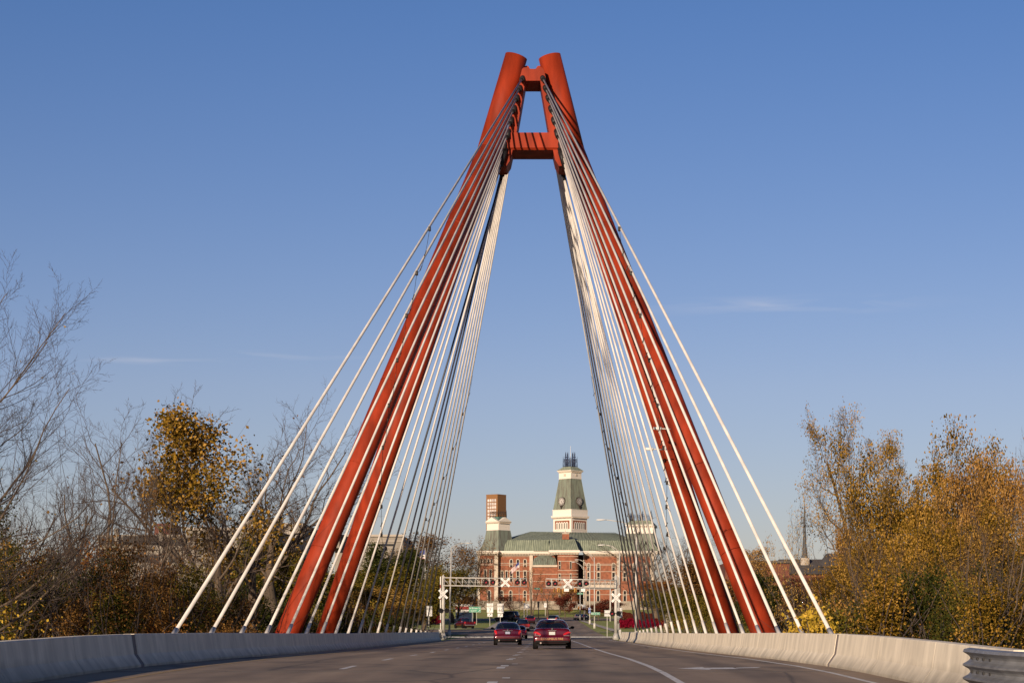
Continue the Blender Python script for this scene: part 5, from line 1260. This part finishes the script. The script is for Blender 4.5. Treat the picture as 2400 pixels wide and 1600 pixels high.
# trees in front of and around the courthouse
for i, (px, Y, top, wd, m, lab) in enumerate((
    (1018, 400, 1252, 150, 'l_brown', 'brown twiggy tree directly behind the left street lamp'),
    (1072, 420, 1258, 150, 'l_brown', 'brown leaved tree right of the left street lamp head'),
    (1112, 420, 1262, 130, 'l_brown', 'brown twiggy tree in front of the left end of the courthouse'),
    (985, 380, 1270, 150, 'l_brown', 'rust brown tree crown behind the American flag'),
    (1150, 520, 1312, 95, 'l_brown', 'nearly bare tree against the left courthouse wing'),
    (1060, 420, 1345, 130, 'l_orange', 'low orange leaved tree under the left gantry arm'),
    (1200, 540, 1395, 70, 'l_dred', 'dark red shrub below the drooping flag'),
    (935, 390, 1272, 150, 'l_brown', 'hazy brown tree between the last left cables'))):
    plant(airy_ if px in (1072, 1112, 1150, 985, 935) else fine_, px, Y, top, lab, wd, rot=i * .9, group=GM, leafm=m)
plant(plane, 1246, 485, 1318, 'pale trunked plane tree standing alone in front of the courthouse centre', 78, rot=.4)
plant(vase2, 1283, 545, 1350, 'small bare tree right of the plane tree', 66, rot=1.5)
plant(small_, 1325, 520, 1391, 'small round dark red tree on the courthouse lawn', 46)
plant(fine_, 1313, 560, 1372, 'rust orange leaved tree against the rounded brick block', 60, leafm='l_orange', rot=2)
plant(fine_, 1334, 565, 1368, 'rust orange shrub tree left of the dark shadow gap', 46, leafm='l_rust', rot=1)
plant(small_, 1404, 470, 1412, 'dark red shrub, left one of the pair behind the blank sign', 56, leafm='l_dred', cat='shrub', name='shrub', rot=1)
plant(small_, 1432, 455, 1404, 'dark red shrub, right one of the pair behind the right mast', 60, leafm='l_dred', cat='shrub', name='shrub', rot=2)
plant(vase, 1542, 350, 1205, 'large bare spreading tree in front of the right courthouse tower', 330, rot=.5, mirror=True)
plant(vase2, 1610, 420, 1235, 'bare tree right of the large spreading tree, behind the right cables', 170, rot=2.5)
plant(vase2, 1495, 420, 1268, 'bare tree whose twigs cross the right courthouse tower roof', 150, rot=1.1)
for i, (px, Y, top, wd, kind, m, lab) in enumerate((
    (1660, 330, 1318, 170, 'r', 'l_brown', 'brown shrub tree just left of the inner right red leg'),
    (1612, 262, 1378, 130, 'r', 'l_olive', 'olive shrub behind the right parapet between the cables'),
    (1668, 255, 1392, 130, 'r', 'l_olive', 'olive shrub at the foot of the inner right red leg'),
    (1722, 250, 1400, 110, 'r', 'l_dark', 'dark shrub seen in the gap between the two right red legs'),
    (1785, 300, 1282, 110, 'f', 'l_orange', 'orange topped tree right of the outer right red leg'),
    (1755, 310, 1290, 90, 'f', 'l_orange', 'orange tree touching the outer right red leg'),
    (1800, 260, 1345, 100, 'c', 'l_dark', 'dark evergreen right of the outer right red leg'),
    (1850, 330, 1352, 160, 'f', 'l_dred', 'dark brown red tree in front of the church roof'),
    (1905, 320, 1348, 150, 'f', 'l_brown', 'brown tree under the church spire'),
    (1868, 250, 1412, 130, 'f', 'l_brown', 'low brown shrub behind the small white parking sign'),
    (1560, 330, 1360, 130, 'f', 'l_rust', 'rust brown shrub tree behind the crimson hedge'))):
    plant({'r': round_, 'f': fine_, 'c': cedar}[kind], px, Y, top, lab, wd, rot=i * 1.1, group='trees right of the bridge', leafm=m)
# right bank
RB = [(leafB, 1990, 118, 1240, 330, 'golden olive tree leaning over the brush, nearest to the church spire'),
      (lean_, 2110, 142, 955, 430, 'tall tree leaning left with sparse golden leaves, highest on the right bank'),
      (leafA, 2120, 128, 1040, 340, 'dense golden tree right of the leaning tree'),
      (leafA, 2195, 122, 1030, 360, 'golden tree with an upright crown in the middle of the right group'),
      (leafC, 2275, 116, 1005, 350, 'open orange leaved tree with visible dark limbs'),
      (leafC, 2380, 108, 1020, 350, 'orange leaved tree at the right edge of the frame'),
      (leafC, 2450, 104, 1060, 340, 'orange leaved tree half outside the right edge'),
      (leafB, 2100, 104, 1230, 360, 'dense golden tree low in the middle of the right group'),
      (leafB, 2230, 96, 1215, 360, 'dense golden brown tree under the open orange crowns'),
      (leafB, 2360, 90, 1180, 380, 'dense brown gold tree low at the right edge'),
      (leafC, 2000, 128, 1170, 220, 'thin leaved tree between the leaning trunk and the spire')]
for i, (k, px, Y, top, wd, lab) in enumerate(RB): plant(k, px, Y, top, lab, wd, rot=[0, 0, 1, 2.2, .6, 3.1, 1.2, .4, 2, 3.3, 1.9][i], group=GR_)
plant(side_, 1945, 112, 1155, 'thin leaved low tree reaching left across the church spire', 290, rot=0, group=GR_)

for px, Y, top, wd, r_, lab in ((2352, 70, 1120, 230, .5, 'bare forked trunk standing in front of the foliage near the right edge'),
                                (2262, 80, 1190, 200, 2.2, 'bare forked trunk in front of the middle of the right foliage'),
                                (2062, 96, 1170, 210, 4.0, 'bare forked trunk in front of the leaning tree on the right bank')):
    plant(vase2, px, Y, top, lab, wd, rot=r_, group='bare trunks among the right bank foliage')
# undergrowth: one countless thicket on each bank
def thicket(name, label, blobs, seed, lsize, mats_, dens=1.0, stems=True):
    rs = np.random.RandomState(seed); sets = []; stemsets = []
    for (px, Y, top, wd, mi, n) in blobs:
        X0 = (px - VX) * Y / F; g = G(X0, Y); zt = CH + (VY - top) * Y / F; h = zt - g; w_ = wd * Y / F
        nc = max(14, int(n * dens / 90)); c = rs.normal(size=(nc, 3)); c /= np.linalg.norm(c, axis=1, keepdims=True); c *= rs.uniform(.35, 1, (nc, 1)) ** .4
        c[:, 0] *= w_ / 2; c[:, 1] *= w_ / 2.4; c[:, 2] = np.abs(c[:, 2]) ** .8 * np.sign(c[:, 2]) * h * .5 + h * .5
        c += np.array([X0, Y, g])
        k = int(n * dens); ci = rs.randint(0, nc, k); sp = max(.28, w_ * .055)
        p = c[ci] + rs.normal(0, 1, (k, 3)) * sp * rs.uniform(.5, 1.3, (k, 1))
        v, q = leaves(p, lsize, rs, .75); sets.append((v, q, mi))
        if stems:
            for _ in range(9):
                b = np.array([X0 + rs.uniform(-.45, .45) * w_, Y + rs.uniform(-.3, .3) * w_ - .3 * w_, g]); pts = [tuple(b)]
                d = np.array([rs.normal(0, .25), rs.normal(0, .2), 1.0])
                for s_ in range(7): d += rs.normal(0, .13, 3); b = b + d * h * rs.uniform(.11, .17); pts.append(tuple(b))
                stemsets.append((pts, [(.03 - .0035 * j) for j in range(8)]))
    if stems: v, q = tubes(stemsets, 4); sets.append((v, q, len(mats_)))
    me = np_mesh(name, sets, [M[m] for m in mats_] + [M['twigd']], smooth=False)
    o = bpy.data.objects.new(name, me); link(o); o['label'] = label; o['category'] = 'undergrowth'; o['kind'] = 'stuff'; return o
rg = random.Random(5)
LB = []
for i in range(124):
    px = rg.uniform(-60, 560); Y = rg.uniform(78, 100) if i % 2 else rg.uniform(104, 150)
    base = np.interp(px, [-60, 60, 200, 330, 450, 560], [1165, 1180, 1235, 1265, 1310, 1335]); top = base + rg.uniform(0, 190)
    mi = rg.choice([0, 1, 1, 1, 2, 3, 3, 3]) if px > 90 else rg.choice([1, 2, 5, 3, 3, 0])  # many dark leaf clumps, painting in the shade deep between the bushes
    LB.append((px, Y, top, rg.uniform(60, 130), mi, 3300))
thicket('thicket', 'tangled brown and olive undergrowth with dark leaves painted for shaded gaps filling the left bank', LB, 3, .10, ['l_rust', 'l_brown', 'l_olive', 'l_dark', 'l_brown', 'l_goldd'])
LB = []
for i in range(26):
    px = rg.uniform(560, 990); Y = rg.uniform(195, 260); top = rg.uniform(1400, 1455); LB.append((px, Y, top, rg.uniform(60, 110), rg.choice([0, 1, 2, 2]), 900))
thicket('thicket', 'low dark olive undergrowth behind the left parapet and cables', LB, 4, .2, ['l_brown', 'l_olive', 'l_dark'])
LB = []
for i in range(60):
    px = rg.uniform(1930, 2460); Y = rg.uniform(66, 96) if i % 2 else rg.uniform(96, 122)
    top = np.interp(px, [1900, 1960, 2050, 2460], [1430, 1345, 1310, 1290]) + rg.uniform(0, 150); LB.append((px, Y, top, rg.uniform(60, 130), rg.choice([0, 0, 1, 2, 4, 4, 4, 3]), 3400))  # the dark clumps here paint shaded gaps into the undergrowth
thicket('thicket', 'dense golden and olive leafy undergrowth filling the right bank behind the parapet', LB, 8, .095, ['l_goldd', 'l_olive', 'l_goldd', 'l_orange', 'l_dark'])
LB = [(rg.uniform(1890, 1960), rg.uniform(62, 80), rg.uniform(1425, 1455), 60, 0, 500) for _ in range(6)] + [(rg.uniform(1560, 1760), rg.uniform(205, 250), rg.uniform(1425, 1455), 70, 1, 700) for _ in range(9)]
thicket('thicket', 'low yellow green leaves peeping over the right parapet between the cables', LB, 9, .14, ['l_yellow', 'l_olive'])
LB = [(rg.uniform(-10, 95), rg.uniform(64, 72), rg.uniform(1290, 1460), 42, 0, 40) for _ in range(5)]
thicket('thicket', 'bright yellow leaf sprays at the far left edge of the bank', LB, 10, .13, ['l_yellow'], stems=False)
# crimson hedges
def hedge(name, label, px0, px1, y0, y1, Y, seed, m='l_red', depth=2.5):
    rs = np.random.RandomState(seed); a = P(px0, y1, Y); b = P(px1, y0, Y); g = G(a.x, Y); n = int((b.x - a.x) * 1500)
    x = rs.uniform(a.x, b.x, n); d = rs.uniform(-1, 1, n); top = (b.z - g) * (1 + .12 * np.sin(x * 1.7 + seed) + .06 * np.sin(x * 4.1))
    th = rs.uniform(0, math.pi, n); r = rs.uniform(.8, 1.03, n)
    p = np.stack([x, Y + depth / 2 * np.cos(th) * r, g + .1 + top * np.abs(np.sin(th)) ** .6 * r], 1)
    v, q = leaves(p, .2, rs, .8); me = np_mesh(name, [(v, q, 0)], [M[m]], False)
    o = bpy.data.objects.new(name, me); link(o); tag(o, label, 'hedge', 'crimson hedges by the crossing'); return o
hedge('hedge', 'crimson hedge left of the left crossing mast', 975, 1031, 1437, 1459, Yof(1462), 1)
hedge('hedge', 'bright crimson front hedge right of the right crossing mast', 1453, 1608, 1453, 1470, Yof(1471), 2)
hedge('hedge', 'darker crimson hedge behind the bright one at right', 1450, 1620, 1437, 1450, Yof(1455), 3, 'l_dred')
mb = MB(); c = (P(1566, 0, 300).x, 300, G(18, 300)); mb.smooth = False; rgr = random.Random(9)
rings = [[(c[0] + r * math.cos(a) * rgr.uniform(.85, 1.1), c[1] + r * math.sin(a), c[2] + z + rgr.uniform(-.1, .1)) for a in np.linspace(0, 6.28, 10)[:-1]] for z, r in ((-.2, .75), (.8, .7), (1.8, .62), (2.6, .5), (3.0, .25))]
mb.grid(rings, closed=True); mb.obj('tall_stone', M['stone2'], None); tag(bpy.context.scene.objects[-1] if False else COL.objects[-1], 'tall rough grey standing stone in front of the crimson hedge', 'stone')
# distant tree line beyond the town
LB = []
for i in range(90):
    px = rg.uniform(-300, 2700); Y = rg.uniform(700, 900); LB.append((px, Y, rg.uniform(1345, 1400) if not 1050 < px < 1600 else 1400, rg.uniform(50, 90), rg.choice([0, 1]), 260))
thicket('far_woods', 'distant brown line of trees on the horizon beyond the town', LB, 12, 1.6, ['l_brown', 'l_rust'], stems=False)
